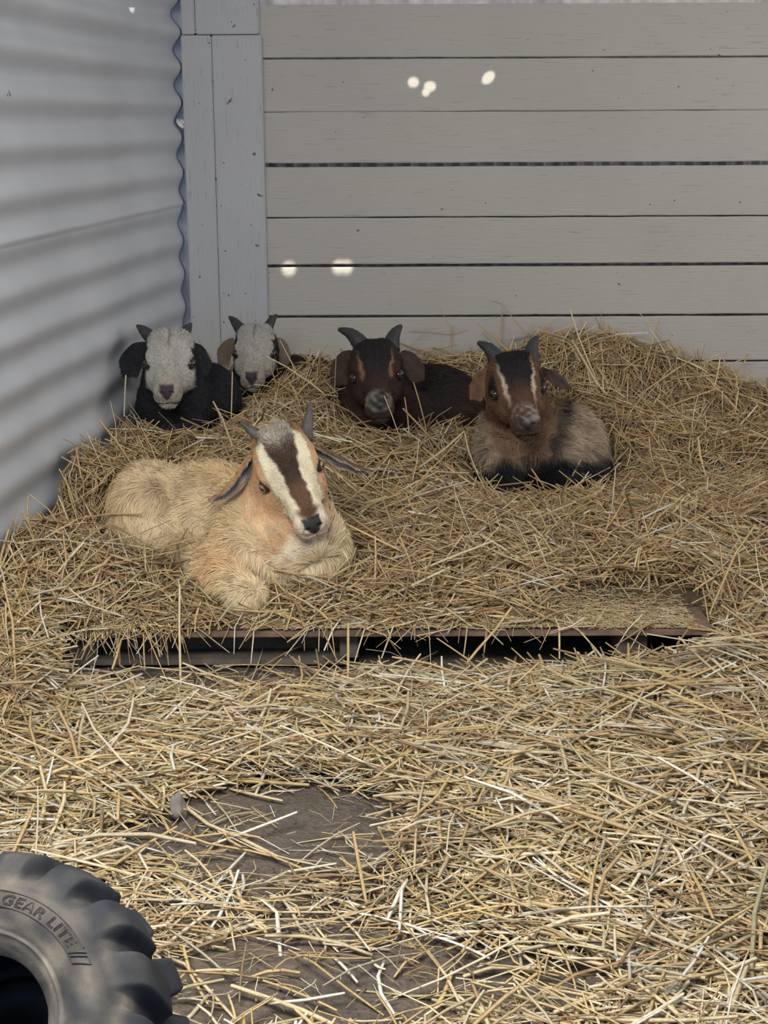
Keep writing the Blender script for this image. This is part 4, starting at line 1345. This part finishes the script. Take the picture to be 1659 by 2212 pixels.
stalk([(905, 1010, 4.86), (960, 970, 4.84), (1003, 932, 4.82), (1012, 975, 4.80), (1032, 1025, 4.78), (1062, 1085, 4.76)], 0.008, 2, 'thick pale stalk bent to a sharp peak beside the dark brown goat')
stalk([(860, 1090, 4.60), (905, 1040, 4.72), (960, 985, 4.80), (1000, 940, 4.80)], 0.007, 0, 'long golden stalk slanting up to the bent peak of straw')
stalk([(874, 858, 5.10), (881, 905, 5.10), (884, 945, 5.08)], 0.007, 2, 'short upright pale stalk in front of the dark brown goat')
stalk([(893, 825, 5.10), (905, 865, 5.09), (918, 915, 5.08), (922, 950, 5.06)], 0.0045, 1, 'thin leaning stalk crossing the dark brown goat\'s flank')
stalk([(830, 855, 5.05), (846, 895, 5.04), (862, 940, 5.03), (870, 965, 5.02)], 0.004, 2, 'thin stalk crossing the dark brown goat\'s muzzle')
stalk([(735, 920, 5.0), (790, 925, 5.0), (850, 935, 5.0), (900, 945, 4.98)], 0.006, 1, 'horizontal stalk under the dark brown goat\'s chin')
stalk([(502, 803, 5.0), (501, 850, 4.98), (499, 920, 4.95)], 0.006, 2, 'upright pale stalk standing between the two white-faced goats')
stalk([(480, 900, 4.80), (477, 950, 4.78), (474, 985, 4.77)], 0.006, 3, 'short upright stalk above the golden goat\'s back')
stalk([(272, 810, 4.82), (270, 850, 4.81), (268, 900, 4.80)], 0.005, 3, 'upright stalk against the corrugated wall left of the white face')
stalk([(690, 755, 5.38), (675, 790, 5.36), (662, 830, 5.33)], 0.006, 3, 'pale stalk leaning beside the smaller white-faced goat')
stalk([(605, 735, 5.30), (628, 780, 5.28), (650, 830, 5.26)], 0.0035, 2, 'fine stalk leaning over the smaller white face')
stalk([(576, 770, 5.26), (620, 793, 5.22), (668, 825, 5.18), (700, 850, 5.16)], 0.006, 2, 'stalk pointing at the smaller white face\'s eye')
stalk([(1085, 665, 5.86), (1083, 700, 5.86), (1078, 750, 5.84)], 0.009, 1, 'upright stalk against the planks behind the tan goat')
stalk([(1060, 648, 5.87), (1084, 655, 5.87), (1110, 690, 5.86), (1150, 735, 5.82)], 0.0045, 1, 'drooping bent stalk against the planks behind the tan goat')
stalk([(975, 700, 5.86), (974, 735, 5.86), (970, 780, 5.82)], 0.008, 1, 'upright stalk against the planks above the dark brown goat')
stalk([(880, 712, 5.86), (925, 714, 5.86), (972, 720, 5.86), (1010, 710, 5.87)], 0.0045, 1, 'thin horizontal stalk against the planks above the dark brown goat')
stalk([(948, 665, 5.87), (972, 705, 5.86)], 0.003, 1, 'thin slanting twig of straw against the planks, top left of the upright stalk')
stalk([(1616, 765, 5.80), (1598, 800, 5.74), (1578, 845, 5.66), (1565, 875, 5.62)], 0.006, 1, 'leaning stalk against the planks at the far right of the heap')
stalk([(1300, 668, 5.86), (1296, 700, 5.86), (1294, 735, 5.84)], 0.005, 1, 'thin upright stalk rising from the top of the right heap')
stalk([(1425, 688, 5.86), (1415, 720, 5.85), (1412, 770, 5.82)], 0.005, 1, 'thin upright stalk rising above the slope of the right heap')
stalk([(1266, 695, 5.80), (1253, 720, 5.78), (1243, 745, 5.76)], 0.006, 5, 'short whitish stalk on top of the right heap')
stalk([(1236, 735, 5.70), (1262, 780, 5.60), (1290, 830, 5.50), (1310, 850, 5.45)], 0.010, 2, 'broad stalk lying down the slope beside the tan goat')
stalk([(1254, 993, 5.0), (1240, 1020, 4.96), (1225, 1050, 4.92), (1215, 1085, 4.88)], 0.007, 2, 'pale upright stalk before the tan goat\'s right leg')
stalk([(1147, 1012, 4.92), (1170, 1045, 4.88), (1185, 1075, 4.86)], 0.006, 1, 'leaning stalk before the tan goat\'s chest')
stalk([(388, 1262, 3.62), (387, 1350, 3.57), (389, 1430, 3.50), (391, 1512, 3.45)], 0.0065, 2, 'long upright stalk hanging over the board edge at left')
stalk([(310, 1350, 3.60), (330, 1400, 3.56), (358, 1465, 3.48), (400, 1548, 3.36)], 0.006, 0, 'long stalk slanting down from the board edge to the ground')
stalk([(262, 1380, 3.60), (252, 1415, 3.57), (242, 1446, 3.54)], 0.0085, 0, 'thick golden stalk end hanging below the board edge')
stalk([(310, 1370, 3.60), (311, 1410, 3.58), (313, 1447, 3.56)], 0.007, 1, 'short stalk hanging straight down below the board edge')
stalk([(90, 1370, 3.62), (150, 1367, 3.60), (190, 1360, 3.60), (235, 1358, 3.60)], 0.006, 3, 'horizontal pale stalk sticking out at the left end of the board')
stalk([(395, 1432, 3.50), (450, 1455, 3.46), (510, 1475, 3.42), (560, 1490, 3.38)], 0.009, 2, 'broad pale stalk lying on the ground below the board')
stalk([(50, 1375, 3.45), (90, 1440, 3.40), (130, 1510, 3.32), (185, 1585, 3.22)], 0.008, 0, 'long golden stalk slanting to the ground at the left edge')
stalk([(752, 1345, 3.58), (752, 1420, 3.50), (751, 1500, 3.42), (751, 1580, 3.28)], 0.007, 0, 'long upright golden stalk leaning on the middle of the board edge')
stalk([(1105, 1312, 3.60), (1070, 1360, 3.56), (1030, 1405, 3.50), (1010, 1430, 3.46)], 0.007, 0, 'golden stalk leaning steeply on the board edge right of the middle')
stalk([(1105, 1400, 3.50), (1160, 1450, 3.42), (1205, 1490, 3.36)], 0.007, 1, 'stalk leaning from the ground under the board gap')
stalk([(1262, 1430, 3.50), (1215, 1455, 3.44), (1175, 1478, 3.40)], 0.008, 0, 'short thick stalk lying before the dark gap')
stalk([(1395, 1402, 3.52), (1340, 1450, 3.44), (1290, 1500, 3.36)], 0.007, 2, 'stalk slanting up before the pallet block')
stalk([(1540, 1348, 3.62), (1562, 1342, 3.61), (1587, 1336, 3.60)], 0.008, 5, 'short white stalk beside the bare board corner')
stalk([(865, 1243 + 0, 3.98), (870, 1250, 3.95), (930, 1240, 3.95)], 0.006, 2, 'thin kinked stalk on the bed right of the golden goat')
def gz(px, py, z=0.012): return (px, py, Pz(px, py, z)[1])
stalk([gz(880, 1900, .03), gz(862, 1930, .03), gz(838, 1985, .02)], 0.008, 5, 'white stalk, left arm of the upturned V on the litter')
stalk([gz(868, 1918, .04), gz(866, 1960, .03), gz(863, 2010, .02)], 0.0065, 5, 'white stalk, right arm of the upturned V on the litter')
stalk([gz(862, 2010), gz(890, 2016), gz(922, 2020)], 0.006, 5, 'white stalk lying at the foot of the upturned V')
stalk([gz(868, 1990), gz(895, 2003), gz(922, 2018)], 0.0045, 5, 'thin white stalk slanting to the foot of the upturned V')
stalk([gz(318, 1845), gz(355, 1870), gz(400, 1920), gz(440, 1960)], 0.009, 0, 'thick golden stalk lying on bare dirt right of the tyre')
stalk([gz(470, 1912), gz(485, 1960), gz(500, 2010), gz(508, 2055)], 0.007, 2, 'golden stalk lying on the dirt and pointing at the viewer')
stalk([gz(236, 1925), gz(300, 1930), gz(370, 1940), gz(430, 1948)], 0.010, 5, 'long whitish stalk lying beside the top of the tyre')
stalk([gz(220, 1915), gz(300, 1914), gz(400, 1917)], 0.006, 2, 'straight golden stalk lying just above the whitish one')
stalk([gz(302, 1710), gz(330, 1745), gz(352, 1770), gz(370, 1802)], 0.011, 0, 'broad golden stalk at the edge of the bare dirt')
stalk([gz(395, 1738), gz(450, 1780), gz(520, 1810), gz(600, 1850)], 0.009, 2, 'long pale stalk crossing the bare dirt')
stalk([gz(372, 1795), gz(450, 1822), gz(540, 1838), gz(590, 1850), gz(650, 1875), gz(710, 1902)], 0.0085, 0, 'very long golden stalk crossing the bare dirt to the right')
stalk([gz(470, 1795), gz(560, 1838), gz(640, 1860), gz(740, 1880)], 0.006, 2, 'thin long stalk lying along the very long golden one')
stalk([gz(192, 1702), gz(205, 1718), gz(219, 1738)], 0.008, 5, 'small white stalk on the litter above the tyre')
stalk([gz(312, 1672), gz(380, 1680), gz(470, 1692)], 0.007, 5, 'white stalk lying on the litter above the bare dirt')
for k, (a, b) in enumerate([((190, 1810), (262, 1848)), ((150, 1802), (250, 1842)), ((170, 1818), (258, 1852))]):
    stalk([gz(*a, .02), gz((a[0] + b[0]) / 2, (a[1] + b[1]) / 2 - 3, .02), gz(*b, .015)], 0.006, [5, 3, 2][k], 'pale stalk in the frayed bundle lying above the tyre', 'frayed straw bundle above the tyre')
stalk([gz(500, 2128), gz(580, 2155), gz(650, 2180), gz(720, 2212)], 0.010, 2, 'broad pale stalk lying on dirt at the bottom edge')
stalk([gz(580, 2168), gz(660, 2160), gz(745, 2145)], 0.006, 5, 'thin white stalk crossing the broad pale one at the bottom')
stalk([gz(395, 2040), gz(412, 2105), gz(450, 2170)], 0.007, 0, 'golden stalk lying beside the tyre tread')
stalk([gz(925, 2055), gz(965, 2110), gz(1000, 2180), gz(1010, 2220)], 0.010, 2, 'broad golden stalk running to the bottom edge')
stalk([gz(1120, 1858, .03), gz(1160, 1915, .03), gz(1200, 1970, .03)], 0.011, 2, 'broad pale stalk lying across the litter at right')
stalk([gz(1050, 1950, .035), gz(1150, 1960, .035), gz(1240, 1990, .03), gz(1340, 2000, .03)], 0.010, 3, 'long cream stalk lying across the litter at right')
stalk([gz(1220, 1700, .04), gz(1330, 1735, .04), gz(1440, 1755, .04), gz(1500, 1790, .04)], 0.009, 3, 'long cream stalk across the upper right litter')

# small things on the ground
def blob(name, p, r, mat, sc=(1, 1, 1), rough=0.15, seg=3):
    bm = bmesh.new()
    bmesh.ops.create_icosphere(bm, subdivisions=seg, radius=r)
    for v in bm.verts:
        q = np.array(v.co)[None] * (0.6 / r)
        v.co *= 1 + rough * float(noise(q, 1.0, 2)[0])
        v.co = Vector((v.co.x * sc[0], v.co.y * sc[1], v.co.z * sc[2]))
    bmesh.ops.translate(bm, vec=Vector(p), verts=bm.verts)
    return from_bm(name, bm, mat, smooth=True)
tag(blob('goat_dropping', Pz(622, 2015, 0.006), 0.0065, M_black, rough=0.1), 'small black dropping on the bare dirt near the bottom centre', 'dropping')
tag(blob('stone', Pz(386, 1752, 0.012), 0.022, M_stone, (0.7, 0.9, 1.3), 0.3), 'flat grey stone upright at the edge of the bare dirt', 'stone')
def clods():
    n = 1500
    x, y = sample_region(n, -0.8, 0.9, 2.05, 3.1)
    Vs, Ts = [], []
    bm = bmesh.new(); bmesh.ops.create_icosphere(bm, subdivisions=1, radius=1)
    bv = np.array([v.co[:] for v in bm.verts]); bt = np.array([[v.index for v in f.verts] for f in bm.faces]); bm.free()
    r = rng.uniform(0.001, 0.0035, n) * np.where(rng.random(n) < 0.06, 2.2, 1)
    for k in range(n):
        v = bv * (1 + rng.uniform(-0.25, 0.25, (len(bv), 1))) * r[k] * rng.uniform(0.7, 1.2, 3)
        Vs.append(v + np.array([x[k], y[k], floor_z(x[k:k + 1], y[k:k + 1])[0] + r[k] * 0.2])); Ts.append(bt + k * len(bv))
    o = mesh_np('dirt_clods', np.concatenate(Vs), tris=np.concatenate(Ts), mat=M_dirt)
    tag(o, 'scattered crumbs and clods of dry dirt on the bare ground', 'dirt', kind='stuff')
clods()

# ------------------------------------------------------------------ tyre
def make_tyre():
    RO, RB, W = 0.204, 0.099, 0.114           # outer radius (without lugs), bead radius, half width
    C = TYRE_C
    axis = norm(cvec(-0.172, 0.582, 1.0))
    e1 = norm(np.cross(np.array([0, 0, 1.0]), axis)); e2 = np.cross(axis, e1)
    t = empty('tyre', tuple(C))
    tag(t, 'worn dusty black knobby tyre with raised lettering lying at the bottom left corner', 'tyre')
    # profile (radius, along axis), from inner bead on the near side round the tread to the far bead
    prof = [(RB - 0.004, W - 0.042), (RB - 0.006, W - 0.030), (RB, W - 0.020), (RB + 0.007, W - 0.013), (RB + 0.013, W - 0.010), (RB + 0.0162, W - 0.0065), (RB + 0.0195, W - 0.009), (RB + 0.025, W - 0.005),
            (RB + 0.040, W - 0.001), (RB + 0.058, W), (RB + 0.071, W - 0.004), (RB + 0.083, W - 0.013), (RB + 0.092, W - 0.025), (RB + 0.099, W - 0.042), (RO, W - 0.068), (RO + 0.002, 0.0)]
    full = prof + [(r, -a) for r, a in prof[-2::-1]]
    inner = [(RB, -(W - 0.045)), (RB + 0.03, -(W - 0.020)), (RB + 0.07, -(W - 0.025)), (RB + 0.09, 0.0), (RB + 0.07, W - 0.025), (RB + 0.03, W - 0.020), (RB, W - 0.045)]
    cl = full + inner[1:-1]
    # resample the outer part smoothly
    pr = np.array(full)
    T = np.linspace(0, len(pr) - 1, 150)
    rr = np.interp(T, np.arange(len(pr)), pr[:, 0]); aa = np.interp(T, np.arange(len(pr)), pr[:, 1])
    for _ in range(3):
        rr[1:-1] = (rr[:-2] + 2 * rr[1:-1] + rr[2:]) / 4; aa[1:-1] = (aa[:-2] + 2 * aa[1:-1] + aa[2:]) / 4
    inn = np.array(inner[::-1][1:-1][::-1])
    r_all = np.concatenate([rr, inn[:, 0]]); a_all = np.concatenate([aa, inn[:, 1]])
    n, m = 900, len(r_all)
    th = np.linspace(0, 2 * np.pi, n, endpoint=False)
    TH, _ = np.meshgrid(th, np.arange(m), indexing='ij')
    Rm = np.tile(r_all, (n, 1)); Am = np.tile(a_all, (n, 1))
    # lugs: blocks that wrap the shoulder and slant across the tread
    NL = 17
    outer = np.arange(m) < len(rr)
    side = np.sign(Am)
    rad_n = np.zeros(m); ax_n = np.zeros(m)
    g1 = np.gradient(rr); g2 = np.gradient(aa); ln = np.hypot(g1, g2) + 1e-9
    rad_n[:len(rr)] = -g2 / ln; ax_n[:len(rr)] = g1 / ln
    absA = np.abs(Am)
    slant = 0.55 * (1 - absA / W) + np.where(side > 0, 0, 0.5)
    ph = (TH * NL / (2 * np.pi) + slant) % 1.0
    u = sstep(0.0, 0.14, ph) * (1 - sstep(0.62, 0.80, ph))
    zone = sstep(RB + 0.076, RB + 0.097, Rm) * np.where(absA < 0.012, 0, 1) * (sstep(0.008, 0.02, absA)) * outer[None, :]
    lug = u * zone
    q = np.stack([np.cos(TH) * Rm, np.sin(TH) * Rm, Am], -1)
    nz = 0.0008 * noise(q, 9, 2) + 0.0004 * noise(q, 30, 3)
    dsp = nz * outer[None, :]
    Rd = Rm + dsp * np.tile(rad_n, (n, 1)) + lug * 0.023; Ad = Am + dsp * np.tile(ax_n, (n, 1)) + lug * 0.007 * side
    V = C + (np.cos(TH) * Rd)[..., None] * e1 + (np.sin(TH) * Rd)[..., None] * e2 + Ad[..., None] * axis
    i, j = np.meshgrid(np.arange(n), np.arange(m), indexing='ij')
    a = i * m + j; b = ((i + 1) % n) * m + j; c = ((i + 1) % n) * m + (j + 1) % m; d = i * m + (j + 1) % m
    Q = np.stack([a, b, c, d], -1).reshape(-1, 4)
    dust = np.clip(0.78 + 0.38 * noise(q, 5, 4) + 0.32 * noise(q, 16, 5), 0, 1) * (1 - 0.93 * sstep(0.02, 0.5, lug)) * sstep(RB + 0.108, RB + 0.085, Rm)
    dust = np.maximum(dust, 0.25 * np.clip(noise(q, 14, 7), 0, 1))
    dust *= np.where(outer[None, :], 1, 0)
    streak = np.clip(0.5 + 0.5 * noise(np.stack([TH * 1.2, Rm * 20, Am * 3], -1), 1.4, 8), 0, 1)
    dust = np.clip(dust * (0.45 + 0.75 * streak), 0, 1)
    col = np.array([0.013, 0.016, 0.022])[None, None, :] * (1 - dust[..., None]) + np.array([0.175, 0.152, 0.12])[None, None, :] * dust[..., None]
    o = mesh_np('casing', V.reshape(-1, 3), quads=Q, mat=M_tyre, col=col.reshape(-1, 3)); keep_parent(o, t)

    # black dished disc added deep inside so the hole reads dark
    pf = [(0.0, -0.060), (0.03, -0.058), (0.05, -0.066), (0.075, -0.070), (0.092, -0.062), (0.101, -0.066)]
    Vd, Qd = [], []
    nd = 64
    for lay in (0.0, -0.004):
        for rr_, aa_ in pf:
            for kk in range(nd):
                a_ = 2 * math.pi * kk / nd
                Vd.append(C + (math.cos(a_) * e1 + math.sin(a_) * e2) * max(rr_, 0.0005) + axis * (aa_ + lay))
    mp_ = len(pf)
    for ly in range(2):
        for a_ in range(mp_ - 1):
            for kk in range(nd):
                b_ = (ly * mp_ + a_) * nd
                Qd.append((b_ + kk, b_ + (kk + 1) % nd, b_ + nd + (kk + 1) % nd, b_ + nd + kk))
    do = mesh_np('hole_disc', np.array(Vd), quads=Qd, mat=M_black); keep_parent(do, t); do['label'] = 'black dished disc added to darken the tyre hole'

    def on_wall(r, ang, h):        # a point on the near sidewall raised by h
        k = np.searchsorted(rr[:75], r)
        k = min(max(k, 1), 74)
        idx = np.argmin(np.abs(rr[:70] - r) + (np.arange(70) < 12) * 1)
        A = aa[idx] + (r - rr[idx]) * (aa[idx + 1] - aa[idx - 1]) / (rr[idx + 1] - rr[idx - 1] + 1e-9)
        return C + math.cos(ang) * r * e1 + math.sin(ang) * r * e2 + (A + h) * axis
    # lettering
    def text_mesh(txt, size):
        cu = bpy.data.curves.new('t', 'FONT'); cu.body = txt; cu.size = size; cu.extrude = 0.0; cu.resolution_u = 3
        cu.shear = 0.15; cu.space_character = 1.12
        ob = bpy.data.objects.new('t', cu); COL.objects.link(ob)
        dg = bpy.context.evaluated_depsgraph_get()
        me = bpy.data.meshes.new_from_object(ob.evaluated_get(dg))
        bpy.data.objects.remove(ob)
        return me
    # angle of a picture direction on the wheel face
    def ang_of(px, py):
        d = ray(px, py); base = C + axis * (W - 0.002)
        tt = ((base - np.array([0, 0, CAMH])) @ axis) / (d @ axis)
        p = np.array([0, 0, CAMH]) + d * tt - base
        return math.atan2(p @ e2, p @ e1), math.hypot(p @ e2, p @ e1)
    aE, rE = ang_of(166, 2037)        # end of the word
    a0, r0 = ang_of(2, 1950)
    dbg = (math.degrees(aE), rE, math.degrees(a0), r0)
    print('TYRE text', dbg)
    rm = RB + 0.0545; hgt = 0.0125
    me = text_mesh('GEAR LITE', hgt / 0.70)
    co = np.array([v.co[:] for v in me.vertices])
    wtxt = co[:, 0].max()
    arc = abs(a0 - aE)
    sx = arc * rm / wtxt
    s = 1 if aE > a0 else -1
    bm = bmesh.new(); bm.from_mesh(me)
    r = bmesh.ops.inset_region(bm, faces=bm.faces[:], thickness=0.0009, depth=0) if False else None
    # outlines of the letters as thin raised strips
    strips = bmesh.new()
    def strip(pts2, wd, closed, h0=0.0004, h1=0.0016):
        N = len(pts2); P2 = np.array(pts2)
        prv = np.roll(P2, 1, 0) if closed else np.vstack([P2[:1], P2[:-1]])
        nxt = np.roll(P2, -1, 0) if closed else np.vstack([P2[1:], P2[-1:]])
        tg = nxt - prv; tg /= np.linalg.norm(tg, axis=1, keepdims=True) + 1e-9
        nn = np.stack([-tg[:, 1], tg[:, 0]], 1) * wd / 2
        rows = []
        for k in range(N):
            lr = []
            for sg, h in ((1, h0), (1, h1), (-1, h1), (-1, h0)):
                x, y = P2[k] + nn[k] * sg
                lr.append(strips.verts.new(on_wall(rm + y, a0 + s * x / rm, h)))
            rows.append(lr)
        rng_ = range(N) if closed else range(N - 1)
        for k in rng_:
            A_, B_ = rows[k], rows[(k + 1) % N]
            for j in range(3): strips.faces.new((A_[j], A_[j + 1], B_[j + 1], B_[j]))
    # boundary loops
    bed = [e for e in bm.edges if len(e.link_faces) == 1]
    adj = {}
    for e in bed:
        for v in e.verts: adj.setdefault(v, []).append(e)
    used = set()
    for e in bed:
        if e in used: continue
        loop = []; cur = e.verts[0]; ed = e
        while ed not in used:
            used.add(ed); loop.append(cur); cur = ed.other_vert(cur)
            nx = [x for x in adj[cur] if x not in used]
            if not nx: break
            ed = nx[0]
        pts = [(v.co.x * sx, v.co.y - hgt * 0.5) for v in loop]
        dense = []
        for k in range(len(pts)):
            p_, q_ = np.array(pts[k]), np.array(pts[(k + 1) % len(pts)])
            L = np.linalg.norm(q_ - p_); nn_ = max(1, int(L / 0.003))
            for z_ in range(nn_): dense.append(p_ + (q_ - p_) * z_ / nn_)
        if len(dense) > 3: strip(dense, 0.0010, True)
    bm.free()
    lo = from_bm('lettering', strips, M_letter, smooth=False); keep_parent(lo, t)
    lo['label'] = 'raised outlined letters GEAR LITE'
    # border of the lettering band with fine ribs between
    strips = bmesh.new()
    x0, x1 = -0.06, arc * rm + 0.010
    up = 0.0098
    xs = np.linspace(x0, x1, 60)
    strip([(x, up) for x in xs], 0.0010, False); strip([(x, -up) for x in xs], 0.0010, False)
    strip([(x1 + 0.004 * 1, y) if False else (x1 + 0.0 + 0.006 * (y / up), y) for y in np.linspace(-up, up, 8)], 0.0010, False)
    bx = x1 + 0.005
    box = [(bx + 0.006 * (y / up), y) for y in np.linspace(-up, up, 8)] + [(bx + 0.010 + 0.006 * (y / up), y) for y in np.linspace(up, -up, 8)]
    strip(box, 0.0011, True)
    bo = from_bm('lettering_border', strips, M_letter); keep_parent(bo, t)
    strips = bmesh.new()
    for k in range(150):
        x = x0 + (x1 - x0) * k / 150
        strip([(x, y) for y in np.linspace(-up + 0.001, up - 0.001, 4)], 0.00045, False, 0.0, 0.0005)
    bo = from_bm('lettering_ribs', strips, M_rib); keep_parent(bo, t)
    return t

def _tyre():
    m = NT('dusty_rubber')
    a = m.n('ShaderNodeAttribute', attribute_name='Col')
    co = m.coords()
    n = m.noise(co, 35, 6, 0.7)
    f = m.ramp(n, [(0.3, g(0.6)), (0.7, g(1.25))])
    m.l(m.mix(1.0, a.outputs[0], f, 'MULTIPLY'), m.b.inputs['Base Color'])
    m.set(Roughness=0.78)
    m.bump(n, 0.45, 0.003)
    return m.m
M_tyre = _tyre()
M_letter = mat_simple('worn_rubber_letters', (0.03, 0.029, 0.028), 0.7, 60, 0.4, 0.2)
M_rib = mat_simple('dusty_rubber_ribs', (0.13, 0.115, 0.095), 0.7, 60, 0.3, 0.2)
make_tyre()
